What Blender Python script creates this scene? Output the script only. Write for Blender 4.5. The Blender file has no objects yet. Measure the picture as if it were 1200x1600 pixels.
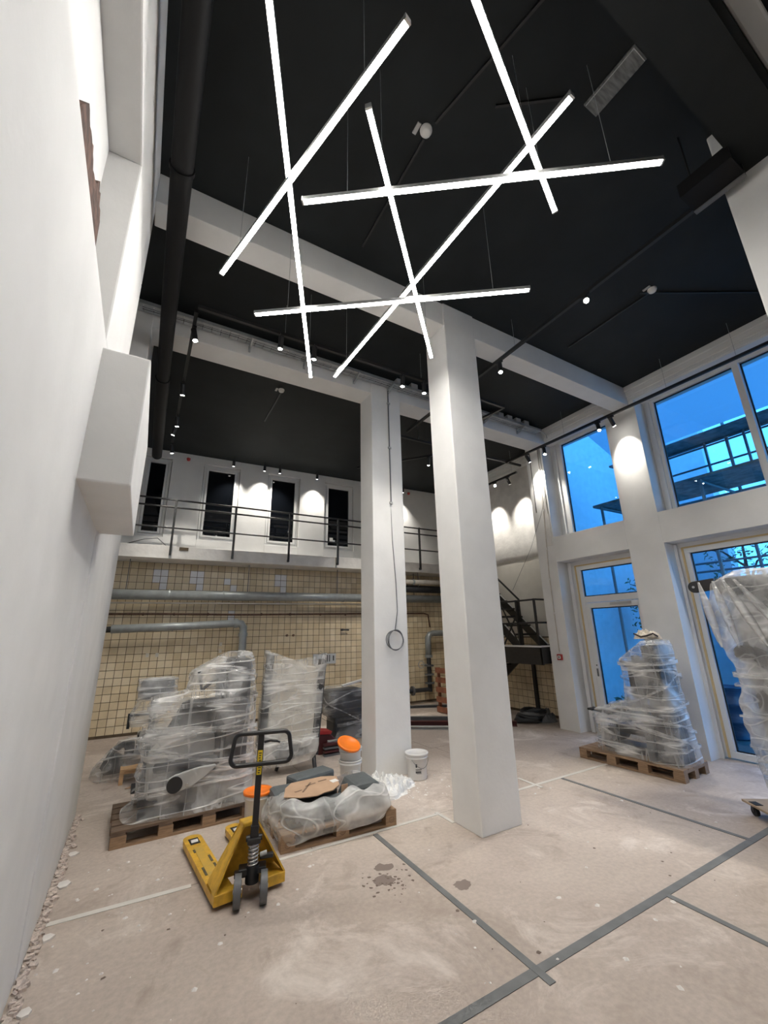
import bpy, math, random
from mathutils import Vector, Matrix, noise
random.seed(7)
S = bpy.context.scene
COL = S.collection
PI = math.pi
def V(*a): return Vector(a)

# ------------------------------------------------------------------ camera
F_PX, PITCH, YAW, ROLL, EYE = 637.32, 0.285533, 0.527108, -0.020830, 1.9
cd = bpy.data.cameras.new('camera'); cam = bpy.data.objects.new('camera', cd); COL.objects.link(cam)
cd.sensor_fit = 'VERTICAL'; cd.sensor_height = 24.0; cd.sensor_width = 18.0
cd.lens = 24.0 * F_PX / 1600.0; cd.clip_start = 0.02; cd.clip_end = 200
fw = V(math.sin(YAW)*math.cos(PITCH), math.cos(YAW)*math.cos(PITCH), math.sin(PITCH))
rt = V(math.cos(YAW), -math.sin(YAW), 0); up = rt.cross(fw)
r2 = rt*math.cos(ROLL) + up*math.sin(ROLL); u2 = -rt*math.sin(ROLL) + up*math.cos(ROLL)
cam.matrix_world = Matrix(((r2.x, u2.x, -fw.x, 0), (r2.y, u2.y, -fw.y, 0), (r2.z, u2.z, -fw.z, EYE), (0, 0, 0, 1)))
S.camera = cam

# ------------------------------------------------------------------ world (dusk sky), exposure
W = bpy.data.worlds.new('dusk_sky'); S.world = W; W.use_nodes = True
nt = W.node_tree; bg = nt.nodes['Background']
tc = nt.nodes.new('ShaderNodeTexCoord'); sx = nt.nodes.new('ShaderNodeSeparateXYZ'); cr = nt.nodes.new('ShaderNodeValToRGB')
nt.links.new(tc.outputs['Generated'], sx.inputs[0]); nt.links.new(sx.outputs['Z'], cr.inputs[0]); nt.links.new(cr.outputs[0], bg.inputs[0])
cr.color_ramp.elements[0].position = 0.0; cr.color_ramp.elements[0].color = (0.11, 0.50, 1.0, 1)
cr.color_ramp.elements[1].position = 0.8; cr.color_ramp.elements[1].color = (0.06, 0.25, 0.72, 1)
bg.inputs[1].default_value = 3.6
S.view_settings.view_transform = 'Standard'; S.view_settings.look = 'None'
S.view_settings.exposure = 0.2; S.view_settings.gamma = 1.0; S.view_settings.use_curve_mapping = False
LED = 54.0          # emission of the suspended light bars
SPOT_W = 210.0       # power of one track spot
try:
    S.cycles.transparent_max_bounces = 16; S.cycles.max_bounces = 8; S.cycles.diffuse_bounces = 4
    S.cycles.sample_clamp_indirect = 6.0; S.cycles.caustics_reflective = False; S.cycles.caustics_refractive = False
except Exception: pass

# ------------------------------------------------------------------ materials
MATS = {}
def nodes(name):
    m = bpy.data.materials.new(name); m.use_nodes = True; MATS[name] = m
    n = m.node_tree.nodes; return m, n, m.node_tree.links, n['Principled BSDF']
def mat(name, col, rough=.6, metal=0.0, var=0.0, scale=6.0, bump=0.0, bscale=60.0, spec=None, emit=None, stretch=None, col2=None, lo=.35, hi=.65):
    m, n, l, b = nodes(name)
    b.inputs['Roughness'].default_value = rough; b.inputs['Metallic'].default_value = metal
    b.inputs['Base Color'].default_value = (*col, 1)
    if spec is not None: b.inputs['Specular IOR Level'].default_value = spec
    if emit: b.inputs['Emission Color'].default_value = (*emit[:3], 1); b.inputs['Emission Strength'].default_value = emit[3]
    if var or bump or col2:
        t = n.new('ShaderNodeTexCoord'); src = t.outputs['Object']
        if stretch:
            mp = n.new('ShaderNodeMapping'); mp.inputs['Scale'].default_value = stretch; l.new(src, mp.inputs[0]); src = mp.outputs[0]
        if var or col2:
            z = n.new('ShaderNodeTexNoise'); z.inputs['Scale'].default_value = scale; z.inputs['Detail'].default_value = 6
            l.new(src, z.inputs['Vector'])
            r = n.new('ShaderNodeValToRGB'); r.color_ramp.elements[0].position = lo; r.color_ramp.elements[1].position = hi
            c2 = col2 or tuple(min(1, c*(1+var)) for c in col); c1 = col if col2 else tuple(c*(1-var) for c in col)
            r.color_ramp.elements[0].color = (*c1, 1); r.color_ramp.elements[1].color = (*c2, 1)
            l.new(z.outputs['Fac'], r.inputs[0]); l.new(r.outputs[0], b.inputs['Base Color'])
        if bump:
            z = n.new('ShaderNodeTexNoise'); z.inputs['Scale'].default_value = bscale; z.inputs['Detail'].default_value = 4
            l.new(src, z.inputs['Vector'])
            k = n.new('ShaderNodeBump'); k.inputs['Strength'].default_value = bump; k.inputs['Distance'].default_value = .01
            l.new(z.outputs['Fac'], k.inputs['Height']); l.new(k.outputs[0], b.inputs['Normal'])
    return m
mat('white', (.78, .775, .76), .75, var=.03, scale=3, bump=.12, bscale=25)
mat('white_rough', (.74, .72, .69), .85, var=.07, scale=5, bump=.5, bscale=14)
mat('beige_shaded', (.63, .60, .54), .85, var=.05, scale=3, bump=.2, bscale=20)  # beige, darkened in colour for the shade below the spotlit plaster
mat('black_ceiling', (.012, .0145, .0155), .7, var=.15, scale=2, spec=.25)
mat('black', (.012, .012, .013), .45)
mat('black_steel', (.016, .016, .017), .4, var=.2, scale=20)
mat('jack_black', (.014, .014, .016), .35)
mat('rubber', (.02, .02, .02), .8)
mat('dark_grey', (.035, .037, .041), .5, var=.15, scale=8)
mat('charcoal', (.017, .018, .021), .5, var=.15, scale=8)
mat('mid_grey', (.12, .124, .13), .5, var=.1)
mat('light_grey', (.42, .42, .41), .5, var=.08)
mat('silver', (.62, .62, .62), .35, 0.9)
mat('black_duct', (.006, .006, .0065), .6, spec=.2)
mat('galv', (.40, .42, .43), .42, .55, var=.12, scale=9)
mat('pipe_grey', (.30, .325, .33), .35, 0.2, var=.1, scale=7)
mat('pipe_rust', (.16, .09, .06), .7, var=.3, scale=20)
mat('pipe_white', (.62, .58, .52), .5, var=.1)
mat('grout', (.11, .08, .05), .95, var=.2, scale=9)
for i, c in enumerate([(.70, .585, .40), (.66, .545, .365), (.74, .63, .45), (.61, .495, .32)]):
    mat('tile%d' % i, c, .28, var=.09, scale=4, lo=.3, hi=.7)
mat('tile_white', (.78, .78, .80), .25, var=.05)
mat('film_tape', (.62, .60, .56), .8, var=.05)
mat('tape_grey', (.145, .15, .15), .6, var=.12, scale=8)
mat('yellow', (.60, .35, .035), .42, var=.18, scale=14, bump=.05)
mat('yellow_worn', (.42, .30, .08), .55, col2=(.60, .36, .05), scale=9)
mat('scuff', (.10, .085, .05), .8, var=.3, scale=20)
mat('label_yellow', (.80, .58, .02), .4)
mat('wood', (.31, .20, .12), .8, var=.22, scale=5, stretch=(1.5, 12, 12), bump=.2)
mat('wood_dark', (.14, .095, .065), .75, var=.25, scale=5, stretch=(1.5, 12, 12), bump=.2)
mat('wood_pale', (.58, .37, .20), .8, var=.18, scale=5, stretch=(2, 9, 9))
mat('brown_wood', (.10, .05, .035), .9, var=.5, scale=16, bump=1, bscale=30)
mat('cardboard', (.48, .32, .21), .85, var=.07)
mat('cardboard_print', (.20, .13, .09), .85)
mat('paper', (.75, .74, .72), .7)
mat('bucket_white', (.78, .77, .75), .35, spec=.5)
mat('bucket_dusty', (.66, .65, .64), .5, var=.05)
mat('orange', (.95, .22, .015), .4)
mat('red', (.38, .025, .025), .4)
mat('plywood', (.38, .29, .20), .7, var=.12)
mat('dark_red', (.085, .018, .018), .45)
mat('pad_grey', (.10, .113, .118), .65, var=.12, scale=6, bump=.15, bscale=30)
mat('crate_red', (.26, .10, .055), .8, var=.2)
mat('frame_white', (.77, .77, .76), .35)
mat('foam_yellow', (.66, .50, .26), .9)
mat('black_gasket', (.008, .009, .012), .4)
mat('brass', (.45, .35, .18), .4, .6)
mat('cloth', (.60, .54, .46), .9, var=.12, scale=30)
mat('cream', (.60, .57, .51), .8)
mat('cloth_trim', (.05, .04, .04), .9)
mat('out_wall', (.62, .66, .70), .9, var=.05)
mat('out_sheet', (.66, .72, .78), .8, var=.05)
mat('out_plank', (.24, .25, .26), .9, var=.3)
mat('scaffold', (.22, .24, .27), .5, .3)
mat('out_ground', (.12, .13, .12), .95, var=.3, scale=2)
mat('barrel_blue', (.02, .045, .09), .4)
mat('bark', (.05, .04, .03), .95)
mat('leaf', (.05, .12, .05), .7, var=.4)
mat('dust', (.72, .69, .66), .95, var=.08)
mat('rubble', (.55, .47, .42), .95, var=.3, scale=40, bump=.6)
mat('detector', (.74, .73, .70), .4)
mat('metal_panel', (.16, .165, .16), .5, .3, var=.35, scale=7, stretch=(1, 6, 1))
mat('seam', (.13, .10, .085), .95)
mat('lens_on', (1, 1, 1), .3, emit=(1, .97, .9, 60.0))
mat('lens_dim', (1, 1, 1), .3, emit=(1, .97, .9, 5.0))
mat('led_on', (1, 1, 1), .4, emit=(1, .965, .91, LED))
mat('sign_face', (.50, .52, .54), .4)
def floor_mat():
    m, n, l, b = nodes('screed')
    t = n.new('ShaderNodeTexCoord')
    def nz(scale, detail, dist=0, rough=.6):
        z = n.new('ShaderNodeTexNoise'); z.inputs['Scale'].default_value = scale; z.inputs['Detail'].default_value = detail
        z.inputs['Distortion'].default_value = dist; z.inputs['Roughness'].default_value = rough; l.new(t.outputs['Object'], z.inputs['Vector']); return z
    def ramp(src, p0, c0, p1, c1):
        r = n.new('ShaderNodeValToRGB'); r.color_ramp.elements[0].position = p0; r.color_ramp.elements[1].position = p1
        r.color_ramp.elements[0].color = c0; r.color_ramp.elements[1].color = c1; l.new(src, r.inputs[0]); return r
    base = ramp(nz(.55, 8, .6).outputs['Fac'], .33, (.40, .335, .29, 1), .66, (.57, .495, .435, 1))
    fine = ramp(nz(28, 5).outputs['Fac'], .3, (.86, .86, .86, 1), .7, (1.06, 1.05, 1.04, 1))
    mx = n.new('ShaderNodeMix'); mx.data_type = 'RGBA'; mx.blend_type = 'MULTIPLY'; mx.inputs[0].default_value = 1
    l.new(base.outputs[0], mx.inputs[6]); l.new(fine.outputs[0], mx.inputs[7])
    # scuffs and dark smears with a shape of their own
    dk = ramp(nz(1.6, 9, 1.6, .66).outputs['Fac'], .545, (0, 0, 0, 1), .70, (1, 1, 1, 1))
    m2 = n.new('ShaderNodeMix'); m2.data_type = 'RGBA'; l.new(mx.outputs[2], m2.inputs[6]); m2.inputs[7].default_value = (.33, .265, .22, 1)
    mu = n.new('ShaderNodeMath'); mu.operation = 'MULTIPLY'; mu.inputs[1].default_value = .8; l.new(dk.outputs[0], mu.inputs[0]); l.new(mu.outputs[0], m2.inputs[0])
    wt = ramp(nz(1.1, 10, 1.0, .7).outputs['Fac'], .54, (0, 0, 0, 1), .76, (1, 1, 1, 1))
    m3 = n.new('ShaderNodeMix'); m3.data_type = 'RGBA'; l.new(m2.outputs[2], m3.inputs[6]); m3.inputs[7].default_value = (.76, .69, .63, 1)
    l.new(wt.outputs[0], m3.inputs[0]); l.new(m3.outputs[2], b.inputs['Base Color'])
    b.inputs['Roughness'].default_value = .62; b.inputs['Specular IOR Level'].default_value = .35
    k = n.new('ShaderNodeBump'); k.inputs['Strength'].default_value = .15; k.inputs['Distance'].default_value = .004
    l.new(nz(40, 6).outputs['Fac'], k.inputs['Height']); l.new(k.outputs[0], b.inputs['Normal'])
floor_mat()
def glass_mat(name, tint, gloss, rough=.01):
    m, n, l, b = nodes(name); n.remove(b); o = n['Material Output']
    tr = n.new('ShaderNodeBsdfTransparent'); tr.inputs[0].default_value = (*tint, 1)
    gl = n.new('ShaderNodeBsdfGlossy'); gl.inputs['Roughness'].default_value = rough
    fr = n.new('ShaderNodeLayerWeight'); fr.inputs[0].default_value = .5
    pw = n.new('ShaderNodeMath'); pw.operation = 'POWER'; pw.inputs[1].default_value = 4.5; l.new(fr.outputs['Facing'], pw.inputs[0])
    ma = n.new('ShaderNodeMath'); ma.operation = 'MULTIPLY_ADD'; ma.inputs[1].default_value = .8; ma.inputs[2].default_value = gloss; l.new(pw.outputs[0], ma.inputs[0])
    mx = n.new('ShaderNodeMixShader'); l.new(ma.outputs[0], mx.inputs[0]); l.new(tr.outputs[0], mx.inputs[1]); l.new(gl.outputs[0], mx.inputs[2])
    l.new(mx.outputs[0], o.inputs[0])
glass_mat('glass', (.74, .89, .96), .045)
mat('glass_dark', (.004, .005, .007), .04, spec=.6)
def film_mat(name, base, streak, rough=.22, sc=(.7, .7, 7), tint=(.86, .86, .85), bump=.5):
    m, n, l, b = nodes(name); o = n['Material Output']
    t = n.new('ShaderNodeTexCoord')
    def ridge(scale, rot, s2, width):
        mp = n.new('ShaderNodeMapping'); mp.inputs['Scale'].default_value = scale; mp.inputs['Rotation'].default_value = rot; l.new(t.outputs['Object'], mp.inputs[0])
        z = n.new('ShaderNodeTexNoise'); z.inputs['Scale'].default_value = s2; z.inputs['Detail'].default_value = 1.2; z.inputs['Distortion'].default_value = .15; l.new(mp.outputs[0], z.inputs['Vector'])
        a = n.new('ShaderNodeMath'); a.operation = 'SUBTRACT'; a.inputs[1].default_value = .5; l.new(z.outputs['Fac'], a.inputs[0])
        c = n.new('ShaderNodeMath'); c.operation = 'ABSOLUTE'; l.new(a.outputs[0], c.inputs[0])
        d = n.new('ShaderNodeMapRange'); d.inputs['From Min'].default_value = 0; d.inputs['From Max'].default_value = width
        d.inputs['To Min'].default_value = 1; d.inputs['To Max'].default_value = 0; l.new(c.outputs[0], d.inputs['Value']); return d.outputs[0]
    r1 = ridge((sc[0], sc[1], sc[2]), (.12, .08, 0), 1.0, .026); r2_ = ridge((sc[0], sc[1], sc[2]*.8), (.55, .62, .3), 1.0, .024); r3 = ridge((sc[2]*.8, sc[2]*.8, sc[0]*.8), (-.25, .3, .2), 1.0, .024)
    def mm(op, a, c):
        k = n.new('ShaderNodeMath'); k.operation = op
        for i, x in enumerate((a, c)):
            if isinstance(x, (int, float)): k.inputs[i].default_value = x
            else: l.new(x, k.inputs[i])
        return k.outputs[0]
    cl = n.new('ShaderNodeTexNoise'); cl.inputs['Scale'].default_value = 2.6; cl.inputs['Detail'].default_value = 4; l.new(t.outputs['Object'], cl.inputs['Vector'])
    mk = n.new('ShaderNodeMapRange'); mk.inputs['From Min'].default_value = .38; mk.inputs['From Max'].default_value = .62; l.new(cl.outputs['Fac'], mk.inputs['Value'])
    inv = mm('SUBTRACT', 1.0, mk.outputs[0])
    rs = mm('MAXIMUM', r1, mm('MAXIMUM', mm('MULTIPLY', r2_, mk.outputs[0]), mm('MULTIPLY', r3, mm('MULTIPLY', inv, .7))))
    cloud = mm('MULTIPLY', mm('SUBTRACT', mk.outputs[0], .45), .36)
    lw = n.new('ShaderNodeLayerWeight'); lw.inputs[0].default_value = .25
    op = mm('ADD', mm('ADD', base, cloud), mm('ADD', mm('MULTIPLY', rs, streak), mm('MULTIPLY', lw.outputs['Facing'], .25)))
    op = mm('MINIMUM', mm('MAXIMUM', op, .05), .95)
    b.inputs['Base Color'].default_value = (*tint, 1); b.inputs['Roughness'].default_value = rough; b.inputs['Specular IOR Level'].default_value = .7
    bu = n.new('ShaderNodeBump'); bu.inputs['Strength'].default_value = bump; bu.inputs['Distance'].default_value = .02
    l.new(mm('ADD', mm('MULTIPLY', rs, .5), mm('MULTIPLY', cl.outputs['Fac'], 2.0)), bu.inputs['Height']); l.new(bu.outputs[0], b.inputs['Normal'])
    tr = n.new('ShaderNodeBsdfTransparent'); mx = n.new('ShaderNodeMixShader')
    l.new(op, mx.inputs[0]); l.new(tr.outputs[0], mx.inputs[1]); l.new(b.outputs[0], mx.inputs[2]); l.new(mx.outputs[0], o.inputs[0])
film_mat('film', .21, .44, rough=.16, tint=(.92, .92, .91))
film_mat('film_thin', .08, .22)
film_mat('film_milky', .34, .26, sc=(2.0, 2.0, 5))
film_mat('film_white', .55, .25, rough=.35, sc=(5, 5, 6), tint=(.88, .88, .86))
film_mat('film_band', .28, .35, sc=(2, 2, 30))
def sheet_mat():
    m, n, l, b = nodes('sheeting'); n.remove(b); tl = n.new('ShaderNodeBsdfTranslucent'); df = n.new('ShaderNodeBsdfDiffuse'); mx = n.new('ShaderNodeMixShader')
    tl.inputs[0].default_value = (.72, .78, .8, 1); df.inputs[0].default_value = (.7, .74, .78, 1); mx.inputs[0].default_value = .35
    l.new(tl.outputs[0], mx.inputs[1]); l.new(df.outputs[0], mx.inputs[2]); l.new(mx.outputs[0], n['Material Output'].inputs[0])
sheet_mat()

# ------------------------------------------------------------------ mesh builder
def rotz(a): return Matrix.Rotation(a, 4, 'Z')
class MB:
    def __init__(s): s.v = []; s.f = []; s.sm = []
    def add(s, vs, fs, smooth=False, M=None):
        b = len(s.v); s.v += [tuple(M @ Vector(p)) if M else tuple(p) for p in vs]
        s.f += [tuple(b+i for i in q) for q in fs]; s.sm += [smooth]*len(fs); return s
    def box(s, x0, x1, y0, y1, z0, z1, M=None):
        return s.add([(x0,y0,z0),(x1,y0,z0),(x1,y1,z0),(x0,y1,z0),(x0,y0,z1),(x1,y0,z1),(x1,y1,z1),(x0,y1,z1)],
                     [(3,2,1,0),(4,5,6,7),(0,1,5,4),(1,2,6,5),(2,3,7,6),(3,0,4,7)], M=M)
    def bar(s, p0, p1, w, h=None, upv=(0,0,1)):
        p0, p1 = Vector(p0), Vector(p1); h = h or w; d = (p1-p0); L = d.length; d.normalize(); u = Vector(upv)
        if abs(d.dot(u)) > .95: u = V(1,0,0)
        a = d.cross(u).normalized(); c = a.cross(d).normalized()
        M = Matrix(((a.x,d.x,c.x,p0.x),(a.y,d.y,c.y,p0.y),(a.z,d.z,c.z,p0.z),(0,0,0,1)))
        return s.box(-w/2, w/2, 0, L, -h/2, h/2, M)
    def cyl(s, p0, p1, r0, r1=None, n=12, smooth=True):
        p0, p1 = Vector(p0), Vector(p1); r1 = r0 if r1 is None else r1; d = (p1-p0).normalized()
        u = V(0,0,1) if abs(d.z) < .9 else V(1,0,0); a = d.cross(u).normalized(); b = d.cross(a)
        vs = []; 
        for p, r in ((p0, r0), (p1, r1)):
            for i in range(n): t = 2*PI*i/n; vs.append(p + (a*math.cos(t)+b*math.sin(t))*r)
        k = len(s.v); s.add(vs, [(i, (i+1)%n, n+(i+1)%n, n+i) for i in range(n)], smooth)
        return s.add(vs, [tuple(reversed(range(n))), tuple(range(n, 2*n))])
    def tube(s, pts, r, n=8, closed=False):
        pts = [Vector(p) for p in pts]; m = len(pts); vs = []; prev = None
        for i, p in enumerate(pts):
            a = pts[(i-1) % m] if (closed or i) else p; b = pts[(i+1) % m] if (closed or i < m-1) else p
            d = (b-a).normalized()
            if prev is None: q = d.cross(V(0,0,1) if abs(d.z) < .9 else V(1,0,0)).normalized()
            else: q = (prev - d*prev.dot(d)).normalized()
            prev = q; w = d.cross(q); rr = r[i] if isinstance(r, (list, tuple)) else r
            for j in range(n): t = 2*PI*j/n; vs.append(p + (q*math.cos(t)+w*math.sin(t))*rr)
        fs = []
        for i in range(m if closed else m-1):
            for j in range(n): a0 = i*n+j; a1 = i*n+(j+1)%n; b0 = ((i+1)%m)*n+j; b1 = ((i+1)%m)*n+(j+1)%n; fs.append((a0,a1,b1,b0))
        if not closed: fs += [tuple(reversed(range(n))), tuple(range((m-1)*n, m*n))]
        return s.add(vs, fs, True)
    def lathe(s, c, prof, n=24, M=None):
        vs = [(c[0]+r*math.cos(2*PI*j/n), c[1]+r*math.sin(2*PI*j/n), c[2]+z) for r, z in prof for j in range(n)]
        fs = [(i*n+j, i*n+(j+1)%n, (i+1)*n+(j+1)%n, (i+1)*n+j) for i in range(len(prof)-1) for j in range(n)]
        return s.add(vs, fs, True, M)
    def prism(s, poly, ax, a, b, M=None):
        n = len(poly)
        def P(p, t): return {'x': (t, p[0], p[1]), 'y': (p[0], t, p[1]), 'z': (p[0], p[1], t)}[ax]
        return s.add([P(p, a) for p in poly] + [P(p, b) for p in poly],
                     [tuple(range(n)), tuple(reversed(range(n, 2*n)))] + [(i, n+i, n+(i+1)%n, (i+1)%n) for i in range(n)], M=M)
    def rings(s, rs, cap0=True, cap1=True, smooth=True):
        n = len(rs[0]); vs = [p for r in rs for p in r]
        fs = [(i*n+j, i*n+(j+1)%n, (i+1)*n+(j+1)%n, (i+1)*n+j) for i in range(len(rs)-1) for j in range(n)]
        s.add(vs, fs, smooth); k = len(s.v) - len(vs)
        if cap0: s.f.append(tuple(k+i for i in reversed(range(n)))); s.sm.append(False)
        if cap1: s.f.append(tuple(k+(len(rs)-1)*n+i for i in range(n))); s.sm.append(False)
        return s
    def mesh(s, name, m, off=None):
        me = bpy.data.meshes.new(name)
        me.from_pydata([tuple(Vector(p)-off) if off else p for p in s.v], [], s.f); me.polygons.foreach_set('use_smooth', s.sm)
        me.materials.append(MATS[m]); me.update(); return me
def root_loc(o):
    while o.parent: o = o.parent
    return o.location.copy(), o.rotation_euler[2]
def obj(me, name, parent=None):
    o = bpy.data.objects.new(name, me); COL.objects.link(o); o.parent = parent; return o
def part(mb, name, m, parent=None, bevel=0, label=None, local=False, kind=None):
    off = None
    if parent is not None and not local:
        lo, rz = root_loc(parent)
        if rz: R = rotz(-rz); mb.v = [tuple(R @ (Vector(p)-lo)) for p in mb.v]
        else: off = lo
    o = obj(mb.mesh(name, m, off), name, parent)
    if bevel:
        b = o.modifiers.new('bevel', 'BEVEL'); b.width = bevel; b.segments = 2; b.limit_method = 'ANGLE'; b.angle_limit = .7
    if label: o['label'] = label
    if kind: o['kind'] = kind
    return o
def tag(o, label, cat, group=None, kind=None):
    o['label'] = label; o['category'] = cat
    if group: o['group'] = group
    if kind: o['kind'] = kind
    return o
def thing(name, label, cat, loc=(0,0,0), rz=0, group=None):
    o = bpy.data.objects.new(name, None); COL.objects.link(o); o.empty_display_size = .1
    o.location = loc; o.rotation_euler = (0, 0, rz); return tag(o, label, cat, group)
def single(mb, name, m, label, cat, group=None, bevel=0, kind=None):
    """one-mesh thing; origin at the middle of its base"""
    xs = [p[0] for p in mb.v]; ys = [p[1] for p in mb.v]; zs = [p[2] for p in mb.v]
    off = V((min(xs)+max(xs))/2, (min(ys)+max(ys))/2, min(zs))
    o = obj(mb.mesh(name, m, off), name); o.location = off
    if bevel:
        b = o.modifiers.new('bevel', 'BEVEL'); b.width = bevel; b.segments = 2; b.limit_method = 'ANGLE'; b.angle_limit = .7
    return tag(o, label, cat, group, kind)
def struct(mb, name, m, label=None, cat=None, bevel=0):
    o = obj(mb.mesh(name, m), name); o['kind'] = 'structure'
    if label: o['label'] = label
    if cat: o['category'] = cat
    if bevel:
        b = o.modifiers.new('bevel', 'BEVEL'); b.width = bevel; b.segments = 2; b.limit_method = 'ANGLE'; b.angle_limit = .7
    return o
def fbm(p, s, o=4): return noise.fractal(Vector(p)*s, 1.0, 2.0, o)

# ------------------------------------------------------------------ rear-wall frame (the wall stands slightly askew)
TH = math.atan(-.04); BO = V(-.4, 10.5, 0)
BM = Matrix.Translation(BO) @ rotz(TH)
def B(u, v, z): return tuple(BM @ V(u, v, z))

# ================================================================== STRUCTURE
CE = 6.24
# floor of large boards with open joints
fl = struct(MB().box(-1.0, 8.3, -3.6, 10.7, -.2, -.012), 'floor', 'seam', 'dusty pinkish beige floor covered with taped boards', 'floor')
xl = {0: [-1.0, 1.2, 3.6, 6.0, 8.3], 1: [-1.0, 2.235, 5.075, 8.3], 2: [-1.0, 1.62, 4.58, 6.9, 8.3], 3: [-1.0, 2.235, 4.5, 6.7, 8.3], 4: [-1.0, 1.4, 4.2, 6.4, 8.3]}
for k, (y0, y1) in enumerate([(-3.6, 2.18), (2.18, 4.2), (4.2, 6.31), (6.31, 8.4), (8.4, 10.7)]):
    for a, b in zip(xl[k][:-1], xl[k][1:]):
        part(MB().box(a+.003, b-.003, y0+.003, y1-.003, -.012, 0), 'floor_board', 'screed', fl)
# ceiling
struct(MB().box(-1.05, 8.4, -3.7, 10.8, CE, CE+.2), 'ceiling', 'black_ceiling', 'matt black painted ceiling', 'ceiling')
# wall_left : plane x=-.38 with a deep niche
w = MB(); X0 = -.38
w.box(-1.0, X0, -3.6, 3.7, -.01, 3.57); w.box(-1.0, X0, -3.6, 3.7, 5.0, CE)
w.box(-1.0, X0, -3.6, -.6, 3.57, 5.0); w.box(-1.0, X0, 2.54, 3.7, 3.57, 5.0); w.box(-1.0, -.57, -.6, 2.54, 3.57, 5.0)
w.box(-1.0, -.37, 3.68, 6.345, -.01, 3.4)
w.box(-1.0, -.36, 5.44, 6.35, 3.38, CE); w.box(-1.1, -.8, 3.66, 5.5, 3.36, CE); w.box(-1.1, -.9, 6.35, 10.7, -.01, CE)
wl = struct(w, 'wall_left', 'white', 'long white plastered wall with a deep recess high up', 'wall', bevel=.012)
part(MB().box(-.40, -.14, 2.47, 3.8, 2.68, 3.48), 'boxed_soffit', 'white', wl, bevel=.01, label='white boxed-in beam end')
# broken lath strip on the recess sill
lw_ = MB()
pts = []
for i in range(26):
    t = i/25; y = 1.33 + t*.57
    pts.append(y)
rs = []
for y in pts:
    h = .21 + .05*noise.noise(V(y*7, 0, 3)) + .03*noise.noise(V(y*31, 4, 3)); d = .03 + .02*noise.noise(V(y*11, 2, 0))
    if y < 1.40: h *= max(.5, (y-1.26)/.14)
    if 1.74 < y < 1.83: h += .04
    rs.append([(-.392, y, 3.565), (-.394-d*.2, y, 3.565+h), (-.41-d, y, 3.565+h*.97), (-.43-d, y, 3.565)])
lw_.rings(rs, smooth=False)
part(lw_, 'broken_lath', 'brown_wood', wl, label='broken brown strip of lath')
# wall behind the camera
struct(MB().box(-1.1, 8.4, -3.75, -3.6, -.01, CE), 'wall_front', 'white', 'white wall closing the hall', 'wall')
# wall_right with window openings
XR = 7.42; w = MB()
w.box(XR, 8.05, 5.57, 6.02, -.01, CE); w.box(XR, 8.05, 3.46, 4.05, -.01, CE); w.box(XR, 8.05, -3.6, .7, -.01, CE)
for a, b in ((4.05, 5.57), (.7, 3.46)):
    w.box(XR, 8.05, a, b, 3.235, 3.77); w.box(XR, 8.05, a, b, 5.95, CE)
w.box(7.72, 8.05, 3.46, 4.05, 0, .01)
wr = struct(w, 'wall_right', 'white', 'white window wall with thick piers', 'wall', bevel=.012)
part(MB().box(8.2, 8.35, 6.02, 10.4, -.01, CE), 'return_wall', 'beige_shaded', wr)
part(MB().box(8.0, 8.36, 5.98, 6.04, -.01, CE), 'return_wall', 'white', wr)
# thick plaster on the upper return wall with a soft lower lip
rs = []
for z, d in ((3.60, 0), (3.63, .03), (3.70, .05), (4.0, .045), (4.6, .05), (5.4, .04), (CE, .04)):
    rs.append([(8.2-d-.012*noise.noise(V(0, i*.6, z*2)), 6.02+i*.2, z+(.04*noise.noise(V(i*.3, 1, 0)) if z < 3.72 else 0)) for i in range(22)])
mb = MB(); n_ = 22
mb.add([p for r in rs for p in r], [(i*n_+j, i*n_+j+1, (i+1)*n_+j+1, (i+1)*n_+j) for i in range(len(rs)-1) for j in range(n_-1)], True)
part(mb, 'plaster', 'white_rough', wr)
# cornice steps along the right wall and return wall
for (x, y0, y1) in ((XR, -3.6, 3.55), (XR, 3.84, 5.46), (8.15, 6.02, 10.3)):
    part(MB().box(x-.07, x+.02, y0, y1, CE-.10, CE).box(x-.04, x+.02, y0, y1, CE-.20, CE-.10).box(x-.015, x+.02, y0, y1, CE-.27, CE-.2), 'cornice', 'white', wr, bevel=.006)
# rough plaster on the pilaster with pipe chase
part(MB().box(XR-.012, XR+.02, 5.60, 5.74, 3.6, 5.3), 'plaster_patch', 'white_rough', wr, bevel=.005)
# beams
struct(MB().box(-.38, XR+.02, 3.55, 3.84, 5.88, CE), 'beam', 'white', 'white ceiling beam over the free-standing square column', 'beam', bevel=.008)
struct(MB().box(-.5, XR+.02, 5.46, 5.86, 5.88, CE-.002), 'beam', 'white', 'white ceiling beam carrying the galvanised cable tray', 'beam', bevel=.008)
struct(MB().box(-.38, XR+.02, .29, .623, 5.6, CE), 'beam', 'black_ceiling', 'black painted ceiling beam near the window wall', 'beam')
struct(MB().box(3.05, 3.98, .15, .288, 6.18, CE), 'trim_1', 'white', 'scratched white strip beside the black beam', 'trim', bevel=.02)
# columns
struct(MB().box(3.06, 3.60, 3.53, 3.96, -.005, CE-.003), 'column', 'white', 'big square white column standing free in the middle', 'column', bevel=.012)
struct(MB().box(2.965, 3.545, 5.445, 5.875, -.005, CE-.003), 'column', 'white', 'square white column with a hanging coil of cable', 'column', bevel=.012)
struct(MB().box(4.0, 4.5, .25, .776, -.005, CE), 'column', 'white', 'white column beside the black beam at the picture edge', 'column', bevel=.012)
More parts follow.
